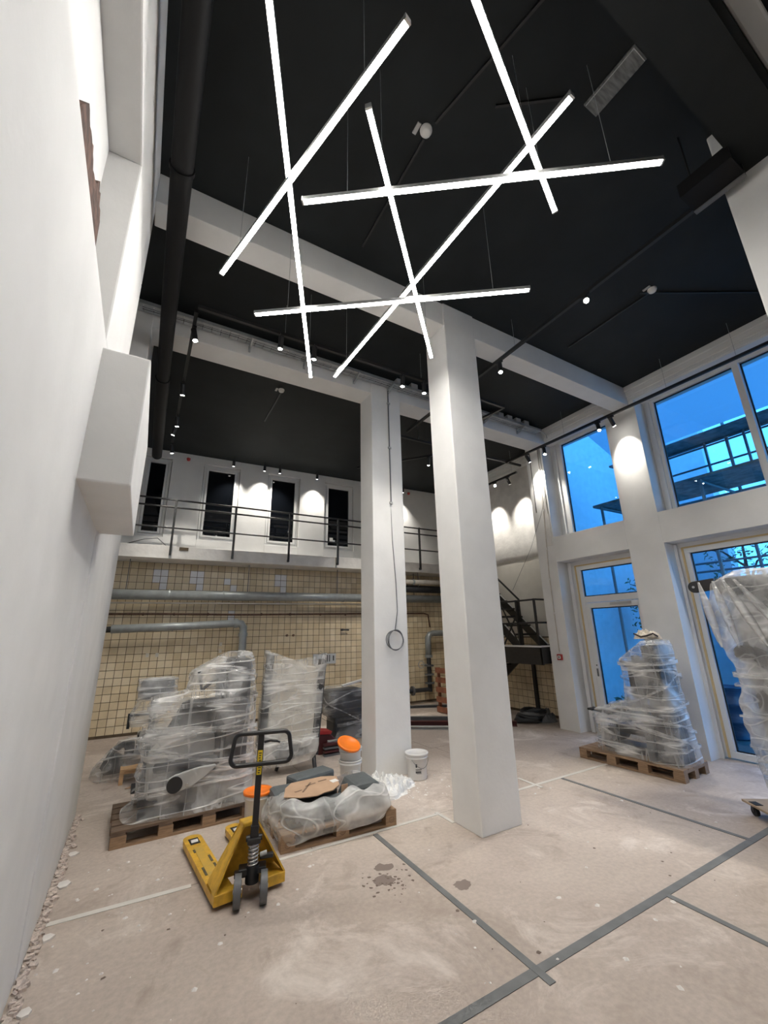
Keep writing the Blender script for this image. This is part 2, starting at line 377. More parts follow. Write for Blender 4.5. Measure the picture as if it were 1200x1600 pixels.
# ---------------- rear wall: tiled below, plastered above
WIN = [(.0, .58), (1.29, 2.17), (2.88, 3.76), (4.48, 5.36)]    # frame u-range
w = MB(); ZW0, ZW1 = 4.10, 6.04
edges = [-.7] + [e for a in WIN for e in a] + [8.8]
for i in range(0, len(edges), 2): w.box(edges[i], edges[i+1], 0, .3, 3.5, CE, BM)
for a, b in WIN: w.box(a, b, 0, .3, 3.5, ZW0, BM); w.box(a, b, 0, .3, ZW1, CE, BM)
wb = struct(w, 'wall_back', 'white', 'back wall, tiled below and white above the walkway', 'wall', bevel=.008)
part(MB().box(-.7, 8.8, .012, .3, -.01, 3.5, BM), 'tile_bed', 'grout', wb)
part(MB().box(-.7, 8.8, .003, .02, 0, .14, BM), 'skirting', 'grout', wb)
TS = .15; tiles = {k: MB() for k in ('tile0', 'tile1', 'tile2', 'tile3', 'tile_white')}
tmesh = {}
for k in tiles: tmesh[k] = MB().box(.005, TS-.005, -.004, .012, .005, TS-.005).mesh('tile', k)
white_patch = lambda c, r: (r in (20, 21) and c in (8, 9, 13, 14, 18, 19)) or (r == 19 and c in (9, 14, 19)) or (r in (20, 21) and c in (26, 27)) or (r == 19 and c == 27) or (r in (14, 15) and c == 19)
cnt = 0
for r in range(23):
    for c in range(63):
        u, z = -.7+c*TS, .05+r*TS
        k = 'tile_white' if white_patch(c, r) else 'tile%d' % random.choice((0, 0, 1, 1, 2, 3))
        if noise.noise(V(c*.35, r*.35, 7)) > .42: k = 'tile2'
        if 6 <= r and 5 <= c <= 22 and cnt < 300:
            o = obj(tmesh[k], 'tile', wb); o.matrix_local = BM @ Matrix.Translation(V(u, random.uniform(-.0015, .0015), z)); cnt += 1
        else: tiles[k].box(u+.005, u+TS-.005, -.004, .012, z+.005, z+TS-.005, BM)
for k, mb in tiles.items():
    if mb.v: part(mb, 'tiling', k, wb, kind='stuff')
# lower tiled return wall under the stair
g2 = {k: MB() for k in ('tile0', 'tile1', 'tile3')}
for r in range(11):
    for c in range(28):
        y, z = 6.1+c*TS, .05+r*TS
        g2[random.choice(('tile0', 'tile1', 'tile3'))].box(8.185, 8.2, y+.005, y+TS-.005, z+.005, z+TS-.005)
part(MB().box(8.19, 8.21, 6.04, 10.3, 0, 1.72), 'tile_bed', 'grout', wr)
for k, mb in g2.items(): part(mb, 'tiling', k, wr, kind='stuff')
# gallery slab
slab = struct(MB().box(-.5, 8.55, -.65, .02, 3.5, 3.78, BM), 'gallery_slab', 'white_rough', 'narrow concrete gallery slab along the back wall', 'slab', bevel=.01)
part(MB().box(.95, 1.13, -.665, -.64, 3.69, 3.76, BM), 'spall', 'grout', slab)
# gallery windows
for i, (a, b) in enumerate(WIN):
    f = MB(); fwid = .07
    for (u0, u1, z0, z1) in ((a, b, ZW0, ZW0+fwid), (a, b, ZW1-fwid, ZW1), (a, a+fwid, ZW0+fwid, ZW1-fwid), (b-fwid, b, ZW0+fwid, ZW1-fwid)):
        f.box(u0+(.012 if u0 == a else 0), u1-(.012 if u1 == b else 0), .06, .16, z0+(.012 if z0 == ZW0 else 0), z1-(.012 if z1 == ZW1 else 0), BM)
    o = struct(f, 'window_%d' % (i+1), 'frame_white', ['narrow gallery window half hidden by the boxed beam end', 'tall gallery window nearest the red beacon', 'tall gallery window third along the gallery', 'tall gallery window beside the cable column with a paper note'][i], 'window', bevel=.006)
    part(MB().box(a, b, .165, .18, ZW0, ZW1, BM), 'shadow_gap', 'black_gasket', o)
    s = MB(); A, Bb, z0, z1 = a+fwid+.006, b-fwid-.006, ZW0+fwid+.006, ZW1-fwid-.006
    for (u0, u1, zz0, zz1) in ((A, Bb, z0, z0+.05), (A, Bb, z1-.05, z1), (A, A+.05, z0+.05, z1-.05), (Bb-.05, Bb, z0+.05, z1-.05)):
        s.box(u0, u1, .045, .14, zz0, zz1, BM)
    part(s, 'sash', 'frame_white', o)
    part(MB().box(A+.05, Bb-.05, .10, .115, z0+.05, z1-.05, BM), 'pane', 'glass_dark', o)
    if i == 3: part(MB().box(A+.12, A+.22, .094, .099, z0+.16, z0+.28, BM).box(A+.2, A+.28, .094, .099, z0+.14, z0+.22, BM), 'paper_note', 'paper', o)
# ---------------- windows and door in the right wall
def frame_x(mb, x0, x1, y0, y1, z0, z1, t):
    mb.box(x0, x1, y0, y1, z0, z0+t); mb.box(x0, x1, y0, y1, z1-t, z1); mb.box(x0, x1, y0, y0+t, z0+t, z1-t); mb.box(x0, x1, y1-t, y1, z0+t, z1-t)
def pane_x(parent, x, y0, y1, z0, z1):
    g = MB(); frame_x(g, x-.012, x+.012, y0, y1, z0, z1, .018); part(g, 'gasket', 'black_gasket', parent)
    part(MB().box(x-.004, x+.004, y0+.018, y1-.018, z0+.018, z1-.018), 'pane', 'glass', parent)
o = MB(); frame_x(o, 7.74, 7.83, 4.05, 5.57, 3.77, 5.95, .06); o.box(7.74, 7.83, 5.30, 5.52, 3.8, 5.92); o.box(7.70, 7.76, 5.42, 5.46, 3.8, 5.92)
o = struct(o, 'window_5', 'frame_white', 'upper window above the glazed door', 'window', bevel=.006); pane_x(o, 7.80, 4.11, 5.30, 3.83, 5.89)
o = MB(); frame_x(o, 7.74, 7.83, .7, 3.46, 3.77, 5.95, .05); o.box(7.74, 7.83, 3.29, 3.42, 3.8, 5.92); o.box(7.70, 7.86, 1.98, 2.07, 3.81, 5.91); o.box(7.70, 7.76, 3.35, 3.40, 3.8, 5.92)
o = struct(o, 'window_6', 'frame_white', 'wide upper window with a mullion showing scaffolding', 'window', bevel=.006); pane_x(o, 7.80, 2.07, 3.29, 3.82, 5.90); pane_x(o, 7.80, .75, 1.98, 3.82, 5.90)
o = MB(); frame_x(o, 7.76, 7.85, .7, 3.36, .02, 3.15, .09); o.box(7.76, 7.85, .7, 3.46, 3.15, 3.235); o.box(7.76, 7.85, 3.36, 3.46, .02, 3.15); o.box(7.76, 7.85, 1.60, 1.69, .11, 3.06)
o = struct(o, 'window_7', 'frame_white', 'floor-length shop window behind the machine on the dolly', 'window', bevel=.006); pane_x(o, 7.81, 1.69, 3.27, .11, 3.06); pane_x(o, 7.81, .79, 1.60, .11, 3.06)
part(MB().box(7.745, 7.762, 3.345, 3.375, .02, 3.16).box(7.745, 7.762, .7, 3.36, 3.14, 3.165), 'foam_joint', 'foam_yellow', o)
part(MB().box(7.70, 7.74, 3.415, 3.46, 0, 3.22), 'reveal_bead', 'white', wr)
# glazed door with transom
o = MB(); frame_x(o, 7.74, 7.83, 4.05, 5.38, .0, 3.13, .09); o.box(7.74, 7.83, 4.14, 5.29, 2.38, 2.50); o.box(7.74, 7.83, 4.05, 5.57, 3.13, 3.235); o.box(7.74, 7.80, 5.38, 5.57, 0, 3.13)
d = struct(o, 'door_1', 'frame_white', 'white glazed door with a transom light in the window wall', 'door', bevel=.006)
pane_x(d, 7.79, 4.14, 5.29, 2.50, 3.04)
lf = MB(); frame_x(lf, 7.725, 7.80, 4.15, 5.28, .03, 2.37, .10); leaf = part(lf, 'door_leaf', 'frame_white', d, bevel=.006); pane_x(leaf, 7.77, 4.25, 5.18, .13, 2.27)
part(MB().box(7.715, 7.727, 5.215, 5.245, 1.0, 1.14), 'lock_plate', 'mid_grey', leaf); part(MB().cyl((7.715, 5.23, 1.2), (7.73, 5.23, 1.2), .012), 'keyhole', 'black', leaf)
part(MB().box(7.70, 7.725, 4.35, 4.75, 2.31, 2.35), 'door_closer', 'silver', leaf)
part(MB().box(7.728, 7.742, 5.37, 5.40, .0, 3.14).box(7.728, 7.742, 4.05, 5.39, 3.12, 3.145), 'foam_joint', 'foam_yellow', d)
part(MB().box(7.66, 7.70, 5.44, 5.50, 0, 3.2), 'reveal_bead', 'white', d)

# ================================================================== LIGHT BARS
BARS = [  # (end, end, z, label)
 ((.02, 1.07), (1.57, 4.58), 5.20, 'longest light bar, running from the picture top towards the cable column'),
 ((.86, 1.105), (.245, 3.325), 5.11, 'light bar hanging closest to the long white wall, slanting'),
 ((.87, 1.59), (2.75, 3.46), 5.19, 'light bar ending in front of the big square column'),
 ((.75, .72), (2.56, 1.47), 5.22, 'light bar leaving the picture at the top beside the metal hatch'),
 ((2.0, .90), (1.85, 4.43), 5.21, 'longest diagonal light bar crossing four others'),
 ((.68, 2.32), (2.84, .795), 5.10, 'light bar reaching furthest towards the black beam'),
 ((.63, 3.675), (2.91, 2.06), 5.10, 'lowest light bar in the picture, below the first beam')]
for (a, b, z, lab) in BARS:
    a3, b3 = V(a[0], a[1], z), V(b[0], b[1], z); d = (b3-a3).normalized(); mid = (a3+b3)/2
    t = thing('light_bar', lab, 'light', mid, group='suspended light bars')
    part(MB().bar(a3+V(0,0,.016), b3+V(0,0,.016), .040, .036), 'housing', 'silver', t)
    part(MB().bar(a3+d*.01-V(0,0,.005), b3-d*.01-V(0,0,.005), .034, .008), 'diffuser', 'led_on', t)
    for e, s in ((a3, 1), (b3, -1)):
        part(MB().bar(e-d*.004*s+V(0,0,.013), e+d*.010*s+V(0,0,.013), .043, .044), 'end_cap', 'silver', t)
        q = e + d*s*.35; part(MB().cyl(q+V(0,0,.03), (q.x, q.y, CE-.002), .0022, n=5), 'suspension_wire', 'galv', t)

# ================================================================== TRACKS AND SPOTS
ZT = 5.75
def track(name_label, pts, wires):
    t = thing('lighting_track', name_label, 'track', V(*pts[0]), group='black lighting tracks')
    mb = MB()
    for p, q in zip(pts[:-1], pts[1:]): mb.bar(p, q, .042, .045)
    part(mb, 'rail', 'black', t)
    for w_ in wires: part(MB().cyl((w_[0], w_[1], w_[2]+.02), (w_[0], w_[1], CE-.002), .0025, n=5), 'suspension_wire', 'galv', t)
    return t
track('black lighting track crossing below the first beam towards the back', [(4.13, 1.0, ZT), (4.16, 6.15, ZT)], [(4.14, 3.3, ZT), (4.16, 5.3, ZT)])
track('black lighting track running between the two beams', [(.13, 4.62, ZT), (5.2, 4.55, ZT), (5.12, 5.2, ZT)], [(1.2, 4.6, ZT), (3.4, 4.57, ZT)])
track('black lighting track beside the round black duct', [(.12, 4.7, ZT), (.10, 9.2, ZT)], [(.11, 6.7, ZT)])
track('black lighting track behind the second beam', [(3.35, 6.4, ZT), (7.6, 6.35, ZT)], [(4.6, 6.39, ZT)])
track('black lighting track deep below the rear ceiling', [(4.1, 8.3, ZT), (5.6, 6.5, ZT)], [(4.4, 7.94, ZT), (5.4, 6.74, ZT)])
track('black lighting track along the top of the window wall', [(7.05, .6, 5.62), (7.05, 6.3, 5.70)], [(7.05, 1.8, 5.63), (7.05, 2.75, 5.65), (7.05, 4.7, 5.68)])
track('short black lighting track over the stair', [(7.55, 6.45, 5.6), (7.55, 8.6, 5.6)], [(7.55, 6.6, 5.6), (7.55, 8.3, 5.6)])
def spot(p, aim, label, lit=1.0, on=True, size=.07):
    """p = point on the track; aim = direction the lamp looks"""
    p = V(*p); a = V(*aim).normalized()
    t = thing('track_spot', label, 'spotlight', p, group='black track spotlights')
    part(MB().box(p.x-.02, p.x+.02, p.y-.05, p.y+.05, p.z-.045, p.z-.018), 'adapter', 'black', t)
    h = p + V(0, 0, -.10); part(MB().cyl(p+V(0,0,-.04), h, .010, n=8), 'arm', 'black', t)
    c0 = h - a*.05; c1 = h + a*.12
    b = part(MB().cyl(c0, c1, size*.5, n=16), 'lamp_body', 'black', t)
    part(MB().cyl(c1-a*.004, c1+a*.004, size*.40, n=16), 'lens', 'lens_on' if on else 'lens_dim', b)
    if lit:
        L = bpy.data.lights.new('spot_lamp', 'SPOT'); L.energy = SPOT_W*lit; L.spot_size = math.radians(64); L.spot_blend = .85; L.shadow_soft_size = .03; L.color = (1, .95, .86)
        lo = bpy.data.objects.new('spot_lamp', L); COL.objects.link(lo); lo.parent = t
        lo.location = c1 + a*.012 - p; lo.rotation_euler = (-a).to_track_quat('Z', 'Y').to_euler()
DN = (0, 0, -1)
spot((4.13, 2.2, ZT), (-.62, -.38, -.62), 'bright track spot glaring at the camera from the open ceiling', .6)
spot((4.15, 3.62, ZT), (-.15, -.15, -1), 'track spot hanging under the first beam', .8)
spot((3.05, 4.58, ZT), (0, .1, -1), 'track spot between the two columns, first of a close pair', .6)
spot((3.45, 4.575, ZT), (.05, .1, -1), 'track spot between the two columns, second of a close pair', .6)
spot((.13, 5.0, ZT), (.2, -.1, -1), 'track spot at the corner beside the round duct', .6)
spot((1.15, 4.605, ZT), (0, .2, -1), 'track spot over the cable tray, first from the duct', .4)
spot((1.62, 4.60, ZT), (0, .2, -1), 'track spot over the cable tray, second from the duct', .4)
spot((.11, 6.4, ZT), (.1, .4, -1), 'track spot beside the duct just behind the second beam', .6)
spot((.11, 7.55, ZT), (.1, .4, -1), 'track spot beside the duct halfway to the gallery', .6)
spot((.10, 7.95, ZT), (-.2, .4, -1), 'track spot beside the duct, tilted to the wall', .4)
spot((.10, 8.85, ZT), (.2, .5, -1), 'track spot beside the duct closest to the gallery', .6)
spot((4.0, 6.385, ZT), (.1, .2, -1), 'track spot seen through the gap between both columns', .6)
spot((4.75, 7.5, ZT), (0, .5, -1), 'track spot deep behind the columns', 1)
spot((5.25, 6.93, ZT), (.2, .5, -1), 'track spot half covered by the big square column', 1)
spot((7.05, 3.72, 5.655), (.5, 0, -.75), 'track spot washing the pier between the upper windows', .5)
spot((7.05, 3.98, 5.66), (-.3, -.25, -.9), 'lit track spot in front of the window over the door', .8)
spot((7.05, 5.22, 5.68), (-.2, -.2, -1), 'small track spot in front of the dark reveal', .6)
spot((7.05, 5.68, 5.685), (.55, 0, -.75), 'track spot washing the pilaster with the fire alarm', .5)
spot((7.55, 6.75, 5.6), (.62, .1, -.9), 'track spot washing the wall above the stair', .6, on=False)
spot((7.55, 7.7, 5.6), (.62, .1, -.9), 'track spot washing the wall over the stair top', .6, on=False)
spot((7.05, 1.15, 5.628), (-.5, .15, -1), 'added track spot out of view, brightening the floor by the window wall', 1.2)  # two unseen spots added to brighten the floor near the windows
spot((7.05, .75, 5.622), (-.2, .5, -1), 'second added track spot out of view, brightening the floor by the window wall', 1.2)
spot((7.55, 7.2, 5.6), (-.75, -.72, -.42), 'dazzling track spot beside the big square column', .5)
def wall_spot(u, label):
    p = BM @ V(u, -.28, 6.12); t = thing('track_spot', label, 'spotlight', p, group='black track spotlights')
    a = (BM.to_3x3() @ V(.0, .12, -1)).normalized()
    part(MB().cyl(p + V(0,0,.12), p, .012, n=8), 'arm', 'black', t)
    b = part(MB().cyl(p - a*.03, p + a*.13, .034, n=14), 'lamp_body', 'black', t)
    part(MB().cyl(p + a*.126, p + a*.134, .027, n=14), 'lens', 'lens_dim', b)
    L = bpy.data.lights.new('spot_lamp', 'SPOT'); L.energy = SPOT_W*.6; L.spot_size = math.radians(90); L.spot_blend = 1.0; L.shadow_soft_size = .03; L.color = (1, .95, .86)
    lo = bpy.data.objects.new('spot_lamp', L); COL.objects.link(lo); lo.parent = t
    lo.location = a*.145; lo.rotation_euler = (-a).to_track_quat('Z', 'Y').to_euler()
wall_spot(1.95, 'gallery spot over the window beside the beacon')
wall_spot(2.72, 'gallery spot between the second and third gallery windows')
wall_spot(3.12, 'gallery spot over the third gallery window')
wall_spot(4.15, 'gallery spot close to the fourth gallery window')
wall_spot(6.9, 'gallery spot seen between the two columns')
# open channel at the end of the first track
t = thing('steel_channel', 'short black steel channel beside the black beam', 'channel', (3.76, .8, 5.48))
c = MB(); c.prism([(3.62, 5.48), (3.90, 5.48), (3.90, 5.62), (3.875, 5.62), (3.875, 5.505), (3.645, 5.505), (3.645, 5.62), (3.62, 5.62)], 'y', .60, .97)
part(c, 'channel', 'black_duct', t); part(MB().box(3.86, 3.905, .60, .97, 5.465, 5.48), 'grey_edge', 'mid_grey', t)  # lighter grey strip along the lower edge of the channel
part(MB().cyl((3.76, .9, 5.49), (3.76, .9, CE-.002), .008), 'hanger', 'black', t)

# ================================================================== CEILING SERVICES
t = thing('ventilation_duct', 'long round black duct below the ceiling along the white wall', 'duct', (-.16, 3, 5.6))
n = 24; R = .085
part(MB().cyl((-.17, -3.5, 5.60), (-.17, 6.2, 5.60), R, n=24), 'duct_pipe', 'black_duct', t)
part(MB().cyl((-.17, 6.2, 5.60), (-.15, 9.3, 5.60), R*1.12, n=24), 'duct_pipe', 'black_duct', t)
for y in (.4, 2.9, 6.2): part(MB().cyl((-.17, y-.02, 5.60), (-.17, y+.02, 5.60), R+.012, n=24), 'collar', 'black_duct', t)
for y in (1.2, 4.3, 7.4): part(MB().cyl((-.17, y, 5.6+R), (-.17, y, CE), .006, n=6), 'hanger', 'black', t)
def detector(x, y, lab):
    t = thing('smoke_detector', lab, 'detector', (x, y, CE), group='round white smoke detectors')
    part(MB().lathe((x, y, CE), [(.0, -.05), (.03, -.05), (.045, -.04), (.05, -.02), (.055, -.018), (.055, 0)], 20), 'detector_head', 'detector', t)
    part(MB().box(x-.10, x-.065, y-.02, y+.075, CE-.012, CE), 'label_plate', 'light_grey', t)
    part(MB().bar((x+.02, y+.06, CE-.012), (x+.02, y+1.3, CE-.012), .02, .02), 'conduit', 'black', t)
detector(1.68, 1.99, 'smoke detector between the light bars'); detector(5.39, 1.99, 'smoke detector close to the window wall'); detector(1.72, 6.64, 'smoke detector behind the second beam')
t = thing('ceiling_hatch', 'brushed grey metal hatch lying on the black ceiling', 'hatch', (2.85, .95, CE))
part(MB().box(2.76, 2.93, .73, 1.17, CE-.02, CE), 'hatch_plate', 'metal_panel', t, bevel=.004); part(MB().box(2.77, 2.92, .745, .75, CE-.028, CE-.02).box(2.77, 2.775, .75, 1.16, CE-.028, CE-.02), 'rim', 'silver', t)
# conduits on the ceiling
for i, (a, b, lab) in enumerate([((1.95, .9), (1.72, 1.9), 'thin black ceiling conduit leading to the detector'), ((2.1, 1.55), (2.6, 1.2), 'thin black ceiling conduit beside the hatch'), ((5.3, 2.1), (6.9, 1.2), 'thin black ceiling conduit near the window wall')]):
    single(MB().bar((*a, CE-.012), (*b, CE-.012), .02, .02), 'ceiling_conduit', 'black', lab, 'conduit', 'ceiling conduits')
# cable tray along the second beam
t = thing('cable_tray', 'galvanised cable tray along the face of the second beam', 'tray', (3.4, 5.3, 6.0))
tr = MB().box(-.6, 7.1, 5.25, 5.256, 6.05, 6.10).box(-.6, 7.1, 5.41, 5.416, 6.05, 6.10)
part(tr, 'side_rail', 'galv', t)
rg = MB()
for i in range(64): rg.box(-.6+i*.12, -.6+i*.12+.112, 5.256, 5.41, 6.05, 6.054)
part(rg, 'perforated_bottom', 'galv', t, kind='stuff')
for x in (.9, 1.75, 2.63, 3.3, 4.25, 5.6, 6.55):
    part(MB().box(x-.015, x+.015, 5.20, 5.46, 6.015, 6.04).box(x-.015, x+.015, 5.44, 5.46, 5.95, 6.04).bar((x, 5.22, 6.03), (x, 5.45, 5.96), .02), 'bracket', 'galv', t)
for x in (3.45, 3.75, 5.9, 6.15, 6.4, 6.65): part(MB().box(x-.07, x+.07, 5.25, 5.39, 6.10, 6.19), 'junction_box', 'light_grey', t, bevel=.006)
for k in range(3): part(MB().tube([(-.5+i*.6, 5.27+.04*k+.015*math.sin(i*1.7+k), 6.055) for i in range(13)], .008, 6), 'cable', ['light_grey', 'mid_grey', 'black'][k], t)
part(MB().tube([(7.0, 5.3, 6.06), (7.15, 5.32, 6.1), (7.3, 5.3, 6.02), (7.38, 5.35, 6.0)], .012, 6), 'cable', 'light_grey', t)
# loose cables in the upper recess of the long wall and on the gallery
for k in range(3):
    single(MB().tube([(-.62+.08*k, 5.35+.02*k, 4.35), (-.55+.03*k, 5.25, 4.75-.1*k), (-.45, 5.3, 4.55-.08*k), (-.40, 5.38, 4.45)], .008, 6), 'loose_cable', 'black', ('lowest loose black cable in the high recess', 'middle loose black cable in the high recess', 'topmost loose black cable in the high recess')[2-k], 'cable', 'cables in the high recess')

# ================================================================== COLUMN CABLE, FIRE ALARM, PIER CONDUITS
t = thing('coiled_cable', 'thin grey cable running down the column into a hanging coil', 'cable', (3.29, 5.44, 1.8))
part(MB().cyl((3.29, 5.432, 6.0), (3.30, 5.432, 3.9), .011, n=8), 'conduit', 'mid_grey', t)
for z in (5.75, 4.9, 3.92): part(MB().box(3.27, 3.325, 5.42, 5.445, z-.015, z+.015), 'clip', 'light_grey', t)
part(MB().tube([(3.30, 5.45, 3.9), (3.31, 5.44, 3.3), (3.35, 5.43, 2.6), (3.355, 5.42, 2.2), (3.30, 5.41, 1.93)], .006, 6), 'cable', 'mid_grey', t)
for k in range(3):
    ps = []
    for i in range(28):
        a = 2*PI*i/28; ps.append((3.285+.004*k+(.15-.008*k)*math.cos(a), 5.40-.008*k+.02*math.sin(a+k), 1.78+(.135+.005*k)*math.sin(a)))
    part(MB().tube(ps, .0065, 6, closed=True), 'coil_loop', 'mid_grey', t)
t = thing('fire_alarm_call_point', 'small red fire alarm call point on the white pilaster', 'fire alarm', (7.40, 5.79, 1.34))
part(MB().box(7.375, XR, 5.735, 5.845, 1.285, 1.395), 'case', 'red', t, bevel=.006); part(MB().box(7.37, 7.377, 5.755, 5.825, 1.31, 1.37), 'face', 'paper', t); part(MB().cyl((7.366, 5.79, 1.34), (7.372, 5.79, 1.34), .014), 'button', 'black', t)
part(MB().tube([(7.405, 5.79, 1.4), (7.405, 5.79, 3.0), (7.405, 5.70, 4.6), (7.405, 5.66, 5.9)], .011, 8), 'conduit', 'pipe_white', t)
for z, y in ((1.42, 5.79), (2.2, 5.79), (2.9, 5.79), (3.55, 5.76), (4.4, 5.71)): part(MB().box(7.39, XR, y-.02, y+.02, z-.02, z+.02), 'clip', 'paper', t)
single(MB().tube([(7.40, 5.60, 4.75), (7.35, 5.75, 4.3), (7.3, 6.1, 3.6), (7.3, 6.75, 2.75)], .004, 5), 'loose_wire', 'mid_grey', 'thin wire slanting from the pilaster down to the stair rail', 'cable')
single(MB().tube([(7.41, 5.90, 6.0), (7.41, 5.91, 4.4)], .010, 6), 'wall_conduit', 'mid_grey', 'dark vertical conduit at the rear corner of the pilaster', 'conduit')
single(MB().tube([(7.41, 5.62, 6.1), (7.41, 5.62, 5.0), (7.40, 5.61, 4.3)], .010, 6), 'wall_conduit', 'pipe_white', 'pale vertical conduit on the front edge of the pilaster', 'conduit')

# ================================================================== GALLERY RAIL, BEACONS, PIPES
t = thing('gallery_railing', 'thin black steel railing along the gallery', 'railing', B(4, -.7, 3.6))
for (z, r, v) in ((4.80, .020, -.70), (4.63, .020, -.70), (4.16, .018, -.70)):
    part(MB().cyl(B(-.1, v, z+.01), B(8.3, v, z-.03), r, n=10), 'rail', 'black_steel', t)
for u in (.78, 2.05, 3.34, 4.62, 5.9, 7.14):
    part(MB().box(u-.022, u+.022, -.725, -.68, 3.57, 4.80, BM).box(u-.022, u+.022, -.69, -.645, 3.57, 3.63, BM), 'post', 'black_steel', t)
def beacon(u, lab):
    p = BM @ V(u, -.06, 6.10); t = thing('alarm_beacon', lab, 'alarm', p, group='red alarm beacons')
    part(MB().lathe(p, [(0, -.07), (.03, -.065), (.045, -.03), (.045, 0), (0, 0)], 14), 'dome', 'red', t); part(MB().cyl(p, p+V(0, 0, .05), .03), 'base', 'detector', t)
beacon(.92, 'red alarm beacon between the first two gallery windows'); beacon(7.23, 'red alarm beacon seen between the two columns')
single(MB().tube([B(-.1, -.3, 3.82), B(.25, -.35, 3.95), B(.5, -.3, 4.0), B(.7, -.35, 3.82)], .01, 6), 'loose_cable', 'mid_grey', 'loose grey cable lying on the gallery floor', 'cable')
def pipe(label, m, pts, r, rings=(), hang=(), name='wall_pipe', n=14, rm='pipe_grey'):
    t = thing(name, label, 'pipe', V(*pts[0])); part(MB().tube(pts, r, n), 'pipe_run', m, t)
    for p, q, rr in rings: part(MB().cyl(p, q, rr, n=n), 'coupling', rm, t)
    for h in hang: part(MB().bar(h[0], h[1], .015), 'hanger', 'mid_grey', t)
    return t
pipe('thick grey pipe running below the gallery', 'pipe_grey', [B(-.4, -.35, 2.75), B(8.2, -.35, 2.79)], .105, [(B(u, -.35, 2.77), B(u+.03, -.35, 2.77), .112) for u in (.85, 1.95, 3.4, 4.9)], [(B(u, -.35, 2.7), B(u, -.35, 3.5)) for u in (.05, 2.5, 4.75, 7.1)])
pipe('thin pale pipe just below the thick grey pipe', 'pipe_white', [B(-.4, -.28, 2.585), B(5.6, -.28, 2.62)], .018, n=8)
pipe('thin rusty brown pipe across the tiles', 'pipe_rust', [B(-.4, -.04, 2.37), B(.6, -.05, 2.375), B(2.4, -.04, 2.36), B(5.0, -.04, 2.38), B(7.6, -.04, 2.40), B(7.75, -.04, 2.36), B(7.8, -.04, 2.0)], .02, [(B(u, -.04, 2.37), B(u+.03, -.04, 2.37), .032) for u in (.4, 1.0, 1.7, 2.9, 3.6, 4.4, 5.1)], n=8, rm='pipe_rust')
pp = [B(-.1, -.3, 2.06), B(1.2, -.3, 2.10), B(2.30, -.3, 2.155), B(2.42, -.3, 2.14), B(2.475, -.3, 2.06), B(2.48, -.3, 1.9), B(2.48, -.3, .3)]
pipe('grey waste pipe stub turning down at an elbow', 'pipe_grey', pp, .085, [(B(1.0, -.3, 2.095), B(1.03, -.3, 2.095), .092), (B(2.26, -.3, 2.155), B(2.34, -.3, 2.157), .105), (B(2.48, -.3, 1.86), B(2.48, -.3, 1.94), .1)])
single(MB().cyl(B(-.32, -.3, 2.045), B(-.08, -.3, 2.06), .06), 'pipe_sleeve', 'rubber', 'black rubber sleeve at the cut end of the stub pipe', 'pipe')
t = pipe('pale pipe with black lagging close under the gallery slab', 'pipe_white', [B(6.5, -.6, 3.22), B(8.4, -.6, 3.25)], .065, [(B(6.9, -.6, 3.225), B(6.96, -.6, 3.225), .085)], [(B(7.1, -.6, 3.1), B(7.1, -.6, 3.5))])
pipe('thick black lagged pipe behind the pale pipe', 'charcoal', [B(6.4, -.45, 3.05), B(8.4, -.45, 3.05)], .1)
t = pipe('grey elbow pipe dropping into a valve', 'pipe_grey', [B(8.4, -.3, 1.83), B(7.72, -.3, 1.83), B(7.6, -.3, 1.80), B(7.54, -.3, 1.72), B(7.53, -.3, 1.6), B(7.53, -.3, 1.2)], .085, [(B(7.53, -.3, 1.18), B(7.53, -.3, 1.25), .11)])
part(MB().cyl(B(7.53, -.3, 1.18), B(7.53, -.3, .3), .06, n=12), 'valve_body', 'dark_grey', t)
for z in (.95, .72, .5): part(MB().cyl(B(7.53, -.3, z), B(7.53, -.3, z+.04), .13, n=14), 'flange', 'mid_grey', t)
part(MB().cyl(B(7.53, -.3, .36), B(6.7, -.3, .36), .055, n=12), 'branch_pipe', 'dark_grey', t); part(MB().cyl(B(6.95, -.3, .36), B(6.99, -.3, .36), .12, n=14), 'flange', 'mid_grey', t)
ws = [(B(7.20+.09*math.cos(2*PI*i/16), -.42, 1.02+.09*math.sin(2*PI*i/16))) for i in range(16)]
part(MB().tube(ws, .012, 6, closed=True), 'handwheel', 'light_grey', t); part(MB().cyl(B(7.2, -.42, 1.02), B(7.5, -.3, 1.0), .015), 'spindle', 'light_grey', t)
# little fittings left on the tiles
single(MB().cyl(B(5.02, 0, 1.97), B(5.02, -.09, 1.97), .03).cyl(B(5.02, -.08, 1.97), B(5.2, -.08, 1.965), .02), 'tap_stub', 'dark_grey', 'dark tap stub on the tiles beside the cable column', 'tap')
for u, z, w_ in ((3.57, 1.86, 'further from'), (3.73, 1.86, 'closer to')): single(MB().cyl(B(u, 0, z), B(u, -.05, z), .028), 'pipe_stub', 'pipe_rust', 'dark capped pipe stub of the pair, the one %s the tap stub' % w_, 'pipe', 'capped stubs on the tiles')
t = thing('wall_sign', 'grey sign board hanging on the tiles above the framed panel', 'sign', B(4.56, -.02, 1.15))
part(MB().box(4.26, 4.86, -.03, -.008, 1.15, 1.39, BM), 'board', 'sign_face', t); part(MB().box(4.32, 4.36, -.034, -.028, 1.2, 1.34, BM).box(4.62, 4.64, -.034, -.028, 1.2, 1.36, BM).box(4.68, 4.70, -.034, -.028, 1.2, 1.36, BM).box(4.78, 4.81, -.034, -.028, 1.22, 1.34, BM), 'marks', 'charcoal', t)
part(MB().tube([B(4.40, -.02, 1.39), B(4.45, -.02, 1.47), B(4.52, -.02, 1.39)], .004, 5), 'hanging_wire', 'mid_grey', t)
